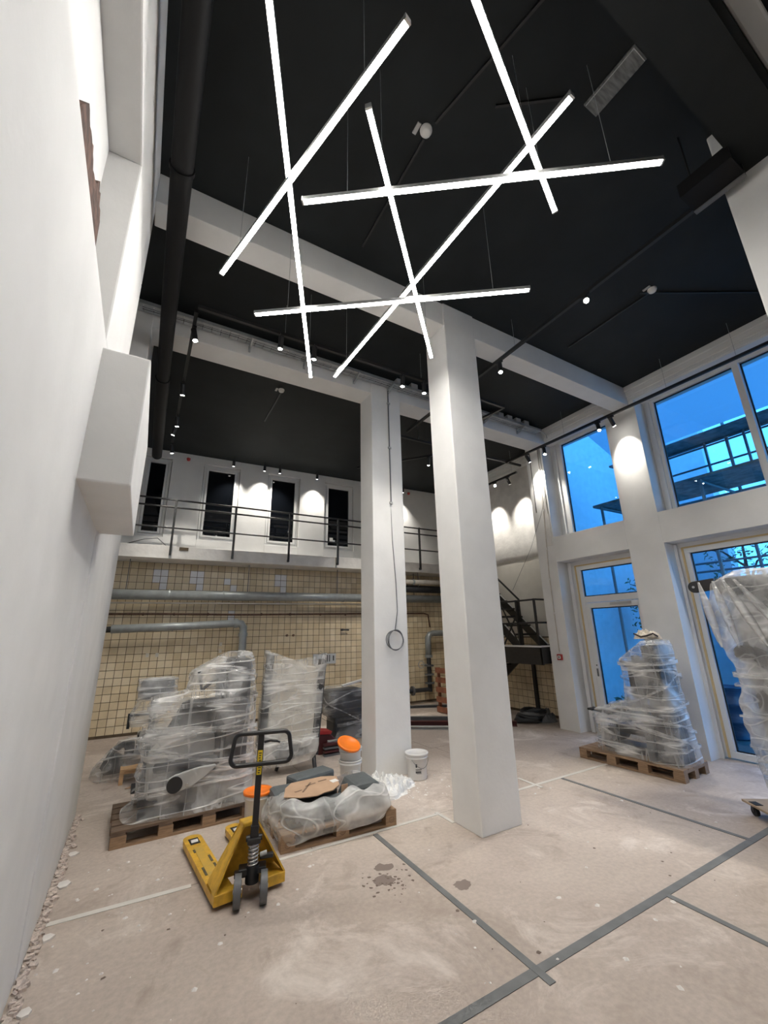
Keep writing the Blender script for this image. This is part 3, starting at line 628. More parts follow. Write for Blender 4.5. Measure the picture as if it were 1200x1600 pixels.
for (u, z, w_) in ((.60, 1.52, 'below the stub pipe, closer to the long wall'), (.78, 1.52, 'below the stub pipe, further from the long wall'), (2.05, 1.7, 'upper of two beside the pipe elbow'), (2.05, 1.55, 'lower of two beside the pipe elbow')):
    single(MB().box(u-.03, u+.03, -.008, -.002, z-.04, z+.04, BM), 'screw_plate', 'pipe_white', 'small pale plate on the tiles, ' + w_, 'plate', 'plates left on the tiles')

# ================================================================== STAIR
t = thing('steel_stair', 'black steel stair with landing beside the pilaster', 'stair', (7.8, 7.2, 0))
part(MB().box(7.22, 8.19, 6.08, 6.75, 1.49, 1.53), 'landing', 'black_steel', t); part(MB().box(7.20, 7.235, 6.05, 7.2, 1.18, 1.53).box(7.2, 8.19, 6.06, 6.09, 1.2, 1.53).box(7.2, 8.19, 7.17, 7.2, 1.2, 1.53), 'fascia', 'black_steel', t)
part(MB().box(7.18, 7.20, 6.05, 7.2, 1.525, 1.56).box(7.18, 8.19, 6.03, 6.06, 1.53, 1.56), 'edge_strip', 'paper', t, label='pale landing edge strip'); part(MB().box(7.235, 8.19, 6.75, 7.18, 1.49, 1.53), 'landing', 'black_steel', t)
SL = .92
def st(y, dz): return 1.55 + (y-6.7)*SL + dz
for x in (7.32, 8.12):
    part(MB().prism([(6.55, 1.40), (6.75, 1.40), (9.2, st(9.2, -.2)), (9.2, st(9.2, .08)), (6.6, st(6.6, .08))], 'x', x-.02, x+.02), 'stringer', 'black_steel', t)
    part(MB().bar((x-.025, 6.6, st(6.6, .09)), (x-.025, 9.2, st(9.2, .09)), .02, .02), 'stringer_edge', 'paper', t)
for i in range(11):
    y = 6.82+i*.22; part(MB().box(7.34, 8.10, y, y+.23, st(y, .10), st(y, .14)), 'tread', 'black_steel', t)
part(MB().cyl((7.3, 6.6, 2.53), (7.3, 9.2, 2.53+2.6*SL), .022, n=10), 'handrail', 'black_steel', t)
for z in (2.50, 2.02): part(MB().cyl((7.22, 6.08, z), (7.22, 7.2, z), .020, n=8).cyl((7.22, 6.08, z), (7.6, 6.08, z), .020, n=8), 'handrail', 'black_steel', t)
for (x, y) in ((7.22, 6.12), (7.22, 6.62), (7.22, 7.12), (7.3, 6.62)): part(MB().box(x-.02, x+.02, y-.02, y+.02, 1.50, 2.52), 'post', 'black_steel', t)
part(MB().bar((7.22, 6.64, 1.55), (7.22, 7.1, 2.48), .025).bar((7.22, 7.1, 1.55), (7.22, 6.64, 2.2), .025), 'brace', 'black_steel', t)
for y in (6.3, 7.1): part(MB().box(8.1, 8.17, y, y+.07, 0, 1.5), 'leg', 'black_steel', t)
for s in (7.27, 7.85): part(MB().prism([(7.15, 1.50), (7.15, 1.25), (8.75, 0), (8.95, 0)], 'x', s-.02, s+.02), 'stringer', 'black_steel', t)
for i in range(6): y = 7.3+i*.24; part(MB().box(7.29, 7.83, y, y+.22, 1.28-i*.2, 1.31-i*.2), 'tread', 'black_steel', t)

# ================================================================== OUTSIDE
struct(MB().box(8.06, 30, -8, 24, -.3, -.06), 'ground_outside', 'out_ground', 'dark ground outside the windows', 'ground')
single(MB().box(8.4, 14, 6.6, 7.0, -.06, 7.5), 'annex_wall', 'out_wall', 'pale annex wall seen through the door glass', 'building')
single(MB().box(13, 13.4, 4.6, 9.0, -.06, 7.6), 'neighbour_wall', 'out_wall', 'pale neighbouring wall beyond the scaffolding', 'building')
t = thing('scaffold', 'tube scaffolding with plank decks standing outside the windows', 'scaffold', (9.4, 3.5, -.06))
for y in (-.5, 1.2, 3.05, 4.95):
    part(MB().cyl((9.9, y, -.06), (9.9, y, 7.2), .03, n=8), 'standard', 'scaffold', t); part(MB().cyl((8.5, y+.1, -.06), (8.5, y+.1, 4.45), .03, n=8), 'standard', 'scaffold', t)
part(MB().cyl((9.85, 3.42, 4.5), (9.85, 3.42, 5.6), .025, n=8), 'standard', 'scaffold', t)
part(MB().cyl((9.85, 2.75, 4.5), (9.85, 2.75, 5.7), .025, n=8), 'standard', 'scaffold', t)
for z in (4.42, 5.58, 2.12): part(MB().cyl((9.9, -.8, z), (9.9, 5.2, z), .026, n=8), 'ledger', 'scaffold', t)
for z in (2.95, 3.12, 4.93, 5.12, 5.54, 5.65): part(MB().cyl((9.94, -.8, z), (9.94, 5.2, z), .022, n=8), 'guard_rail', 'scaffold', t)
for k in range(5): part(MB().box(8.42+k*.255, 8.66+k*.255, -.8, 5.2, 4.45, 4.50), 'deck_plank', 'out_plank', t)
for y in (-.3, 1.3, 3.15, 5.05): part(MB().cyl((8.45, y, 4.42), (9.9, y, 4.42), .026, n=8), 'transom', 'scaffold', t)
part(MB().box(9.82, 9.86, -.8, 5.2, 4.50, 4.66), 'toe_board', 'out_plank', t)
part(MB().box(9.35, 9.95, -.8, 5.2, 5.60, 5.64), 'deck_plank', 'out_plank', t)
single(MB().prism([(8.42, 6.42), (9.75, 5.86), (9.75, 5.85), (8.42, 6.41)], 'y', -1.0, 5.2), 'dust_sheet', 'sheeting', 'pale dust sheeting stretched above the scaffold deck', 'sheet')
t = thing('oil_barrel', 'blue steel barrel standing outside the floor-length window', 'barrel', (9.6, 4.0, -.06))
part(MB().lathe((9.6, 4.0, -.06), [(0, 0), (.28, 0), (.29, .02), (.28, .03), (.28, .26), (.295, .28), (.28, .30), (.28, .55), (.295, .57), (.28, .59), (.28, .84), (.29, .86), (.28, .86), (.27, .84), (0, .84)], 24), 'drum', 'barrel_blue', t)
def tree(x, y, h, r, lab, n=420, trunk=.09, base=1.6):
    t = thing('tree', lab, 'tree', (x, y, -.06), group='trees outside the windows')
    rnd = random.Random(int(x*10+y*100)); tk = MB()
    tk.tube([(x, y, -.06), (x+.05, y+.06, h*.35), (x-.04, y, h*.7), (x, y-.05, h)], [trunk, trunk*.8, trunk*.5, trunk*.2], 8)
    for i in range(7):
        a = rnd.uniform(0, 6.28); z = rnd.uniform(base, h*.9); tk.tube([(x, y, z), (x+math.cos(a)*r*.5, y+math.sin(a)*r*.5, z+.4), (x+math.cos(a)*r*.9, y+math.sin(a)*r*.9, z+.5)], [.03, .02, .008], 5)
    part(tk, 'trunk', 'bark', t)
    lf = MB()
    for i in range(n):
        a, q, z = rnd.uniform(0, 6.28), r*math.sqrt(rnd.random()), rnd.uniform(base, h+.3); s = rnd.uniform(.03, .075)
        c = V(x+math.cos(a)*q, y+math.sin(a)*q, z); e1 = V(rnd.uniform(-1, 1), rnd.uniform(-1, 1), rnd.uniform(-1, 1)).normalized(); e2 = e1.orthogonal().normalized()
        lf.add([c-e1*s, c+e2*s*.45, c+e1*s, c-e2*s*.45], [(0, 1, 2, 3)])
    part(lf, 'leaves', 'leaf', t, kind='stuff')
tree(11.6, 3.85, 3.9, .75, 'leafy tree with a forked trunk behind the barrel', 900); tree(11.9, 2.2, 4.0, .8, 'leafy tree standing further from the barrel', 900); tree(11.3, 5.75, 2.8, .6, 'small leafy tree seen through the door glass', 500)
for (x, y, s, lab_) in ((9.2, 4.75, .38, 'low green bush between the barrel and the door'), (10.5, 4.7, .5, 'green bush directly behind the blue barrel'), (10.6, 3.3, .45, 'green bush beyond the barrel towards the street'), (9.2, 5.75, .36, 'low green bush in front of the annex wall')):
    mb = MB(); rnd = random.Random(int(x*77+y))
    for i in range(260):
        a, q = rnd.uniform(0, 6.28), s*math.sqrt(rnd.random()); z = rnd.uniform(0, s*1.5)*(1.1-q/s*.6); c = V(x+math.cos(a)*q, y+math.sin(a)*q, z-.03)
        e1 = V(rnd.uniform(-1, 1), rnd.uniform(-1, 1), rnd.uniform(0, 1)).normalized(); e2 = e1.orthogonal().normalized(); k = rnd.uniform(.05, .1)
        mb.add([c-e1*k, c+e2*k*.4, c+e1*k, c-e2*k*.4], [(0, 1, 2, 3)])
    single(mb, 'bush', 'leaf', lab_, 'bush', 'bushes outside the windows')

# ================================================================== FLOOR TAPES AND DEBRIS
def tape(a, b, wd, m, label, z=.0035):
    d = (V(*b, 0)-V(*a, 0)); L = d.length; d.normalize(); nrm = V(-d.y, d.x, 0); k = max(4, int(L/.12)); vs = []; fs = []
    for i in range(k+1):
        c = V(*a, 0)+d*L*i/k
        for s_, zz in ((-1, 0), (-1, z), (1, z), (1, 0)):
            e = wd/2*(1+.06*noise.noise(V(c.x*6, c.y*6, s_))); q = c+nrm*s_*e; vs.append((q.x, q.y, zz+.0003))
    for i in range(k):
        for j in range(4): fs.append((i*4+j, i*4+(j+1) % 4, (i+1)*4+(j+1) % 4, (i+1)*4+j))
    fs += [(0, 1, 2, 3), (k*4+3, k*4+2, k*4+1, k*4)]
    single(MB().add(vs, fs), 'floor_tape', m, label, 'tape', 'tape strips on the floor')
tape((1.3, 2.19), (7.3, 2.175), .06, 'tape_grey', 'long grey tape strip crossing the whole front floor')
tape((2.24, 4.15), (2.235, 2.08), .05, 'tape_grey', 'grey tape strip running from the pad pallet to the long strip', .0045)
tape((5.06, 4.18), (5.09, 2.15), .045, 'tape_grey', 'grey tape strip beside the wrapped machine at the window wall', .0045)
tape((3.6, 2.16), (3.59, .9), .045, 'tape_grey', 'short grey tape strip leaving the picture at its edge', .0045)
tape((-.33, 4.225), (.60, 4.19), .05, 'film_tape', 'white tape strip between the long wall and the pallet jack')
tape((1.2, 4.195), (3.06, 4.19), .04, 'film_tape', 'white tape strip in front of the pad pallet')
tape((3.6, 4.2), (6.1, 4.215), .045, 'film_tape', 'white tape strip behind the big column leading to the window wall')
tape((4.59, 4.5), (4.58, 4.1), .04, 'film_tape', 'short white tape crossing the strip behind the big column', .0045)
tape((3.04, 4.23), (3.04, 3.93), .04, 'film_tape', 'short white tape touching the foot of the big column', .0045)
rnd = random.Random(11); ch = MB()
for i in range(230):
    x, y = rnd.uniform(-.2, 6.0), rnd.uniform(1.5, 6.2)
    if i < 90: x, y = rnd.gauss(3.3, .35), rnd.gauss(4.95, .35)
    elif i < 130: x, y = rnd.gauss(.2, .3), rnd.gauss(4.2, .7)
    x = max(x, -.28)
    if 1.3 < x < 2.55 and 4.15 < y < 5.05: continue
    if 2.95 < x < 3.7 and (3.4 < y < 4.05 or 5.35 < y < 5.95): continue
    s_ = rnd.choice((.006, .008, .01, .014, .02)); a = rnd.uniform(0, 6.3)
    ch.add([(x+math.cos(a+t_)*s_*rnd.uniform(.6, 1.3), y+math.sin(a+t_)*s_*rnd.uniform(.6, 1.3), .0006) for t_ in (0, 1.3, 2.7, 4.1, 5.2)] + [(x, y, .0006+s_*.5)], [(0, 1, 5), (1, 2, 5), (2, 3, 5), (3, 4, 5), (4, 0, 5), (4, 3, 2, 1, 0)])
single(ch, 'plaster_debris', 'dust', 'white plaster crumbs scattered over the floor', 'debris', kind='stuff')
dk = MB()
for i in range(70):
    x, y = (rnd.gauss(1.93, .10), rnd.gauss(3.40, .09)) if i < 45 else (rnd.uniform(0, 5), rnd.uniform(2, 4))
    s_ = rnd.choice((.006, .01, .016)); a = rnd.uniform(0, 6.3)
    dk.add([(x+math.cos(a+t_)*s_*rnd.uniform(.5, 1.4), y+math.sin(a+t_)*s_*rnd.uniform(.5, 1.4), .0006) for t_ in (0, 1.3, 2.7, 4.1, 5.2)] + [(x, y, .003)], [(0, 1, 5), (1, 2, 5), (2, 3, 5), (3, 4, 5), (4, 0, 5), (4, 3, 2, 1, 0)])
mat('dark_crumb', (.16, .12, .10), .9); single(dk, 'dirt_debris', 'dark_crumb', 'dark dirt crumbs beside the grey tape', 'debris', kind='stuff')
mat('stain', (.22, .175, .15), .85)
for (x, y, r_, lab_) in ((2.02, 3.60, .075, 'dark wet stain on the floor beside the grey tape'), (1.93, 3.43, .09, 'larger faded stain below the dark wet stain'), (2.42, 3.06, .07, 'smudged stain beside the strip running from the pad pallet')):
    mb = MB(); ps = [(x+r_*(1+.55*noise.noise(V(math.cos(a*.25)*2+x*9, math.sin(a*.25)*2, y)))*math.cos(a*.25), y+r_*.8*(1+.55*noise.noise(V(math.cos(a*.25)*2+x*9, math.sin(a*.25)*2, y)))*math.sin(a*.25)) for a in range(25)]
    single(mb.prism(ps, 'z', .0004, .0009), 'floor_stain', 'stain', lab_, 'stain', 'stains on the floor')
rb = MB()
for i in range(420):
    y = rnd.uniform(1.4, 6.3); x = -.365+abs(rnd.gauss(0, .022)); s_ = rnd.uniform(.006, .024)
    M = Matrix.Translation(V(x+s_*.5, y, s_*.45)) @ Matrix.Rotation(rnd.uniform(0, 6), 4, 'Z') @ Matrix.Rotation(rnd.uniform(-.4, .4), 4, 'X')
    rb.box(-s_*.8, s_*.8, -s_, s_, -s_*.45, s_*.45, M)
single(rb, 'rubble', 'rubble', 'crumbling plaster rubble along the foot of the long wall', 'debris', kind='stuff')
for i, (y, s_) in enumerate(((4.75, .05), (4.05, .035), (5.3, .04), (3.4, .03))):
    single(MB().prism([(-.28+s_*math.cos(a_)*(1+.3*math.sin(a_*3+i)), y+s_*1.2*math.sin(a_)) for a_ in (0, 1.1, 2.2, 3.3, 4.4, 5.4)], 'z', .0006, .012), 'plaster_flake', 'dust', ('largest white plaster flake by the long wall', 'white plaster flake beside the white tape at the long wall', 'white plaster flake closest to the metal-edged pallet', 'smallest white plaster flake by the long wall')[i], 'debris', 'plaster flakes by the long wall')
# white board leaning at the foot of the long wall
t = thing('leaning_board', 'narrow white board leaning on the long wall at the picture edge', 'board', (-.33, 1.6, 0))
part(MB().prism([(1.15, .0), (1.95, .0), (1.95, .62), (1.15, .20)], 'x', -.372, -.355), 'board', 'white', t); part(MB().bar((-.352, 1.15, .205), (-.352, 1.95, .625), .008, .014), 'edge', 'charcoal', t)

# ================================================================== PALLETS
def pallet(label, loc, rz, L=1.2, Wd=.8, frame='wood', top='wood', group='wooden pallets', printed=False, nb=3):
    t = thing('pallet', label, 'pallet', loc, rz, group)
    h = .022
    for i in range(5):
        y = (Wd-.13)/4*i; part(MB().box(0, L, y, y+.13, .122, .144), 'top_board', top, t, local=True)
    xs_ = [(L-.12)/(nb-1)*i for i in range(nb)]
    for x in xs_:
        part(MB().box(x, x+.12, 0, Wd, .10, .122), 'cross_board', top, t, local=True)
        for y in (0, (Wd-.1)/2, Wd-.1):
            b = part(MB().box(x, x+.13 if x+.13 <= L else L, y, y+.10, .022, .10), 'block', frame, t, local=True)
            if printed and y == 0:
                part(MB().tube([(x+.065+.028*math.cos(a*.35), -.001, .06+.024*math.sin(a*.35)) for a in range(18)], .0025, 4, closed=True).box(x+.048, x+.053, -.002, 0, .05, .07).box(x+.062, x+.067, -.002, 0, .05, .07).box(x+.076, x+.081, -.002, 0, .05, .07), 'burnt_mark', 'cardboard_print', b, local=True)
    for y in (0, (Wd-.1)/2, Wd-.1): part(MB().box(0, L, y, y+.10, 0, .022), 'bottom_board', frame, t, local=True)
    return t
pallet('wooden pallet with dark metal-edged top under the tall wrapped machine', (.0, 5.2, .0005), .03, 1.32, .8, top='wood_dark', nb=4)
pallet('wooden pallet stamped on its blocks under the grey pads', (1.34, 4.27, .0005), -.055, 1.18, .78, top='wood', printed=True)
t = pallet('long wooden pallet under the wrapped machine at the window wall', (6.84, 3.24, .0005), 1.5708+.05, 1.42, .70, nb=4)

# ================================================================== WRAPPED MACHINES
def sect(x0, x1, y0, y1, z, n, seed, amp, p=5.0):
    cx, cy, a, b = (x0+x1)/2, (y0+y1)/2, (x1-x0)/2, (y1-y0)/2; out = []
    for i in range(n):
        th = 2*PI*i/n; c, s_ = math.cos(th), math.sin(th)
        r = (abs(c)**p+abs(s_)**p)**(-1/p); x, y = cx+a*r*c, cy+b*r*s_
        q = V(x*2.2, y*2.2, z*2.2+seed)
        d = amp*(1.1*noise.noise(q) + .5*(1-abs(noise.noise(V(x*2+seed, y*2, z*5+x*4)))*2.2) + .22*noise.noise(q*4))
        nx, ny = c/max(a, .05), s_/max(b, .05); L = math.hypot(nx, ny)
        out.append((x+nx/L*d, y+ny/L*d, z+amp*.4*noise.noise(V(x*4, y*4, seed))))
    return out
def wrap(levels, parent, m='film', n=110, nz=70, seed=1, amp=.022, p=5.0, cap=True, hem=None):
    def at(z):
        for A, Bq in zip(levels[:-1], levels[1:]):
            if A[0] <= z <= Bq[0]:
                t = (z-A[0])/max(1e-6, Bq[0]-A[0]); return [A[k]+(Bq[k]-A[k])*t for k in range(1, 5)]
        return list(levels[-1][1:])
    z0, z1 = levels[0][0], levels[-1][0]; rs = []
    for i in range(nz+1):
        z = z0+(z1-z0)*i/nz; rs.append(sect(*at(z), z, n, seed, amp, p))
    if hem: rs[0] = [(x, y, z+hem*(noise.noise(V(x*5, y*5, seed))-.2)) for x, y, z in rs[0]]
    if cap:
        c = [sum(q[k] for q in rs[-1])/n for k in range(3)]
        for f in (.7, .35, .02): rs.append([(c[0]+(x-c[0])*f, c[1]+(y-c[1])*f, c[2]+.012+(z-c[2])*f+.01*noise.noise(V(x*9, y*9, f))) for x, y, z in rs[nz]])
    return part(MB().rings(rs, cap0=False, cap1=cap), 'shrink_wrap', m, parent, label='clear crinkled shrink wrap')
def bands(levels, parent, specs, seed=3, n=60, m='film_band', arc=(0, 1)):
    """ropes of twisted film pulled tight round the load: (z at start, z tilt, width)"""
    def at(z):
        z = min(max(z, levels[0][0]), levels[-1][0])
        for A, Bq in zip(levels[:-1], levels[1:]):
            if A[0] <= z <= Bq[0]:
                t = (z-A[0])/max(1e-6, Bq[0]-A[0]); return [A[k]+(Bq[k]-A[k])*t for k in range(1, 5)]
        return list(levels[-1][1:])
    for z0, tilt, ph, wd in specs:
        lo, hi = [], []
        for i in range(n):
            th = 2*PI*i/n; z = z0+tilt*math.cos(th+ph)
            x0, x1, y0, y1 = at(z); cx, cy, a, b = (x0+x1)/2, (y0+y1)/2, (x1-x0)/2+.028, (y1-y0)/2+.028
            c, s_ = math.cos(th), math.sin(th); r = (abs(c)**5+abs(s_)**5)**(-.2); w_ = wd*(.5+.5*noise.noise(V(th*1.5, z0*7, seed))+.35)
            lo.append((cx+a*r*c, cy+b*r*s_, z-w_/2)); hi.append((cx+a*r*c, cy+b*r*s_, z+w_/2))
        part(MB().rings([lo, hi], cap0=False, cap1=False), 'film_band', m, parent)
# -- tall machine beside the long wall
t = thing('wrapped_gym_machine', 'tall grey gym machine in shrink wrap on the pallet behind the jack', 'gym machine', (.7, 5.6, .145))
LV = [(.15, .06, 1.33, 5.24, 5.92), (.22, .16, 1.33, 5.26, 5.92), (.5, .15, 1.33, 5.27, 5.92), (.52, .13, 1.33, 5.27, 5.92), (.62, .19, 1.32, 5.27, 5.9), (.88, .14, 1.32, 5.27, 5.9), (1.0, .24, 1.32, 5.28, 5.9), (1.08, .2, 1.31, 5.28, 5.9), (1.245, .2, 1.31, 5.3, 5.88), (1.275, .56, 1.31, 5.36, 5.88), (1.5, .62, 1.30, 5.40, 5.86), (1.62, .82, 1.29, 5.42, 5.84), (1.69, .96, 1.26, 5.46, 5.80)]
part(MB().box(1.0, 1.26, 5.46, 5.84, .145, 1.62), 'weight_tower', 'charcoal', t, bevel=.04); part(MB().box(.90, .97, 5.5, 5.8, .145, 1.5), 'upright', 'dark_grey', t, bevel=.02)
part(MB().prism([(.36, .92), (.5, 1.19), (.56, 1.22), (.86, 1.22), (.92, 1.16), (.80, .90)], 'y', 5.31, 5.40), 'back_pad', 'charcoal', t, bevel=.03)
part(MB().box(.86, 1.22, 5.34, 5.5, .92, 1.18), 'shroud_panel', 'dark_grey', t, bevel=.03); part(MB().box(.28, 1.2, 5.5, 5.84, .30, .42), 'seat_frame', 'mid_grey', t, bevel=.02)
part(MB().box(.3, .95, 5.45, 5.85, .50, .60), 'seat_pad', 'mid_grey', t, bevel=.04)
part(MB().cyl((.66, 5.36, .33), (.66, 5.48, .33), .17, n=28), 'crank_disc', 'mid_grey', t); part(MB().prism([(.44, .50), (.50, .53), (.7, .565), (.88, .57), (.90, .55), (.80, .47), (.66, .39), (.52, .36), (.46, .38), (.43, .44)], 'y', 5.235, 5.265), 'pedal_lever', 'light_grey', t, bevel=.012)
part(MB().cyl((.50, 5.22, .44), (.50, 5.24, .44), .075, n=24), 'pedal_hub', 'charcoal', t); part(MB().cyl((.62, 5.215, .425), (.62, 5.24, .425), .012), 'bolt', 'silver', t)
part(MB().tube([(.66, 5.45, 1.5), (.7, 5.45, 1.3), (.9, 5.5, 1.45), (1.0, 5.5, 1.55)], .025, 8), 'handle_bar', 'charcoal', t); part(MB().tube([(.98, 5.43, 1.1), (.9, 5.43, 1.35), (.85, 5.43, 1.5), (1.05, 5.45, 1.6)], .02, 8), 'handle_bar', 'mid_grey', t)
part(MB().prism([(.26, .23), (1.2, .23), (1.2, .62), (.9, .80), (.45, .84), (.24, .66)], 'y', 5.52, 5.86), 'machine_body', 'light_grey', t, bevel=.06)
part(MB().box(.2, 1.25, 5.34, 5.44, .146, .22).box(.2, 1.25, 5.72, 5.82, .146, .22), 'base_rail', 'dark_grey', t, bevel=.01)
wrap(LV, t, 'film', seed=1); bands(LV, t, [(1.17, .03, .4, .05), (.78, .12, 1.8, .04), (.72, -.16, .6, .035), (.9, .05, 2.5, .05), (.35, .06, 1.0, .03), (1.42, .12, 2.2, .035)])
# -- machine at the window wall
t = thing('wrapped_gym_machine', 'dark stepped gym machine in shrink wrap beside the glazed door', 'gym machine', (6.5, 3.7, .145))
LR = [(.15, 6.16, 6.80, 3.20, 4.44), (.4, 6.17, 6.78, 3.22, 4.42), (.68, 6.17, 6.76, 3.24, 4.44), (.72, 6.17, 6.76, 3.24, 4.40), (.86, 6.18, 6.75, 3.25, 3.90), (1.1, 6.19, 6.74, 3.26, 3.86), (1.44, 6.19, 6.73, 3.28, 3.88), (1.5, 6.20, 6.72, 3.28, 3.80), (1.64, 6.2, 6.70, 3.29, 3.58), (1.70, 6.24, 6.68, 3.31, 3.52)]
part(MB().prism([(3.27, .145), (3.56, .145), (3.52, 1.64), (3.33, 1.64)], 'x', 6.23, 6.66), 'weight_tower', 'charcoal', t, bevel=.04); part(MB().box(6.22, 6.28, 3.56, 3.66, .145, 1.5), 'guide_rail', 'mid_grey', t, bevel=.01)
part(MB().box(6.28, 6.6, 3.6, 3.80, .9, 1.42), 'back_pad', 'dark_grey', t, bevel=.05); part(MB().box(6.25, 6.65, 3.6, 4.1, .42, .54), 'seat_pad', 'charcoal', t, bevel=.04)
part(MB().box(6.3, 6.6, 3.6, 4.35, .17, .27), 'base_frame', 'dark_grey', t, bevel=.02); part(MB().cyl((6.25, 4.2, .38), (6.6, 4.2, .38), .11, n=18), 'leg_roller', 'charcoal', t); part(MB().tube([(6.3, 3.6, .9), (6.28, 3.9, .75), (6.28, 4.2, .66), (6.28, 4.43, .69)], .028, 8), 'lever_arm', 'dark_grey', t); part(MB().box(6.2, 6.3, 4.38, 4.48, .67, .70), 'grip_end', 'charcoal', t, bevel=.008)
part(MB().tube([(6.22, 3.58, 1.3), (6.22, 3.75, 1.36), (6.24, 3.83, 1.42)], .025, 8), 'handle_bar', 'charcoal', t)
wrap(LR, t, 'film', seed=5, amp=.018); bands(LR, t, [(1.4, .02, .5, .05), (.84, .05, .3, .05), (1.05, .2, 1.0, .03), (.55, .12, 2.8, .04), (.5, -.15, .8, .04), (.3, .05, 1.2, .03), (1.2, .12, 2.4, .035)])
t = thing('work_cloth', 'crumpled beige cloth with dark trim on the wrapped machine', 'cloth', (6.42, 3.46, 1.715))
def crumple(cx, cy, z, rx, ry, h, seed, n=28, flat=.0):
    vs = []; fs = []
    for i in range(n+1):
        for j in range(n+1):
            u, v_ = i/n*2-1, j/n*2-1; d = math.sqrt(u*u+v_*v_); e = max(0, 1-d**2.2)
            q = V(u*2.3+seed, v_*2.3, seed); hh = h*(e**.6)*(.55+.9*abs(noise.noise(q*1.6))) + .25*h*noise.noise(q*4)*e
            k = 1+.12*noise.noise(q*.9); vs.append((cx+rx*u*k*(1-.25*abs(v_)**2), cy+ry*v_*k*(1-.25*abs(u)**2), z+max(0.001, hh)+flat))
    for i in range(n):
        for j in range(n): a = i*(n+1)+j; fs.append((a, a+n+1, a+n+2, a+1))
    return MB().add(vs, fs, True)
part(crumple(6.42, 3.48, 1.712, .13, .19, .13, 4.2, flat=.012), 'fabric', 'cloth', t); part(crumple(6.36, 3.37, 1.735, .07, .07, .10, 8.2, n=12, flat=.012), 'folded_edge', 'cloth', t); part(MB().tube([(6.30, 3.60, 1.80), (6.29, 3.5, 1.755), (6.29, 3.42, 1.77), (6.30, 3.33, 1.80), (6.34, 3.29, 1.76)], .012, 6), 'trim', 'cloth_trim', t)
# -- machine on the dolly at the picture edge
t = thing('furniture_dolly', 'small wooden furniture dolly with black castors', 'dolly', (5.78, 2.01, 0), -2.18)
part(MB().box(-.35, .35, -.30, .30, .108, .132), 'platform', 'plywood', t, bevel=.005, local=True); part(MB().box(-.26, -.16, -.29, -.22, .132, .137), 'grip_pad', 'rubber', t, local=True)
for x in (-.28, .28):
    for y in (-.23, .23):
        c_ = part(MB().cyl((x, y-.016, .042), (x, y+.016, .042), .042, n=18), 'castor_wheel', 'rubber', t, local=True); part(MB().box(x-.03, x+.03, y-.03, y+.03, .09, .108).box(x-.018, x+.018, y-.026, y-.018, .04, .095).box(x-.018, x+.018, y+.018, y+.026, .04, .095), 'castor_fork', 'black_steel', c_, local=True)
t = thing('wrapped_gym_machine', 'tallest gym machine draped in milky film on the dolly', 'gym machine', (6.25, 2.0, .152))
LD = [(.30, 5.98, 6.55, 1.5, 2.33), (.6, 5.97, 6.56, 1.5, 2.36), (1.0, 5.96, 6.58, 1.45, 2.40), (1.3, 5.95, 6.6, 1.4, 2.37), (1.5, 5.95, 6.6, 1.3, 2.36), (1.62, 5.93, 6.62, 1.2, 2.41), (1.85, 5.92, 6.65, 1.15, 2.50), (2.2, 5.93, 6.65, 1.15, 2.50), (2.40, 5.95, 6.62, 1.2, 2.42), (2.50, 6.02, 6.56, 1.3, 2.18)]
part(MB().box(6.05, 6.45, 1.6, 2.24, .152, .34), 'base_frame', 'black_steel', t, bevel=.02); part(MB().box(6.08, 6.2, 2.05, 2.24, .3, 2.35), 'upright', 'dark_grey', t, bevel=.02); part(MB().box(6.05, 6.5, 1.5, 2.05, .32, 1.6), 'cabinet', 'mid_grey', t, bevel=.05)
part(MB().box(6.03, 6.5, 1.3, 2.34, 2.25, 2.44), 'top_frame', 'charcoal', t, bevel=.03); part(MB().box(6.1, 6.5, 1.3, 2.1, 1.68, 2.25), 'shroud_panel', 'mid_grey', t, bevel=.05); part(MB().cyl((5.98, 2.22, 1.62), (6.1, 2.22, 1.62), .08, n=20), 'pulley', 'charcoal', t)
am = MB(); oc = [(2.60+.07*math.cos(a), 2.38+.07*math.sin(a)) for a in [PI*1.45-PI*i/10*1.0 for i in range(0)]]
pts_ = [(2.36, 2.32), (2.36, 2.45)] + [(2.575+.068*math.cos(PI/2-PI*i/10), 2.365+.068*math.sin(PI/2-PI*i/10)) for i in range(11)]
part(am.prism(pts_, 'x', 6.08, 6.14), 'bracket_arm', 'black', t, bevel=.006); part(MB().cyl((6.07, 2.58, 2.365), (6.15, 2.58, 2.365), .014), 'bolt', 'silver', t)
wrap(LD, t, 'film_milky', seed=9, amp=.035, p=4.0, nz=80); bands(LD, t, [(1.42, .03, .5, .05), (1.30, .02, 1.5, .04), (1.0, .06, 2.0, .03), (.55, .05, .3, .05), (.72, .04, 1.4, .03)])
# folds of the loose drape
fo = MB()
for k, (ya, yb) in enumerate(((2.44, 2.36), (2.30, 2.2), (2.2, 1.95), (2.1, 1.7))):
    rs = []
    for i in range(25):
        u = i/24; y = ya+(yb-ya)*u; z = 2.40-.72*u; w_ = .035*math.sin(PI*u)+.01
        rs.append([(5.905-.012, y-w_, z), (5.885-.02*math.sin(PI*u), y, z), (5.905-.012, y+w_, z), (5.915, y, z)])
    fo.rings(rs)
part(fo, 'drape_fold', 'film_milky', t)
t.location = (5.96, 1.90, .133)   # set down on the turned dolly
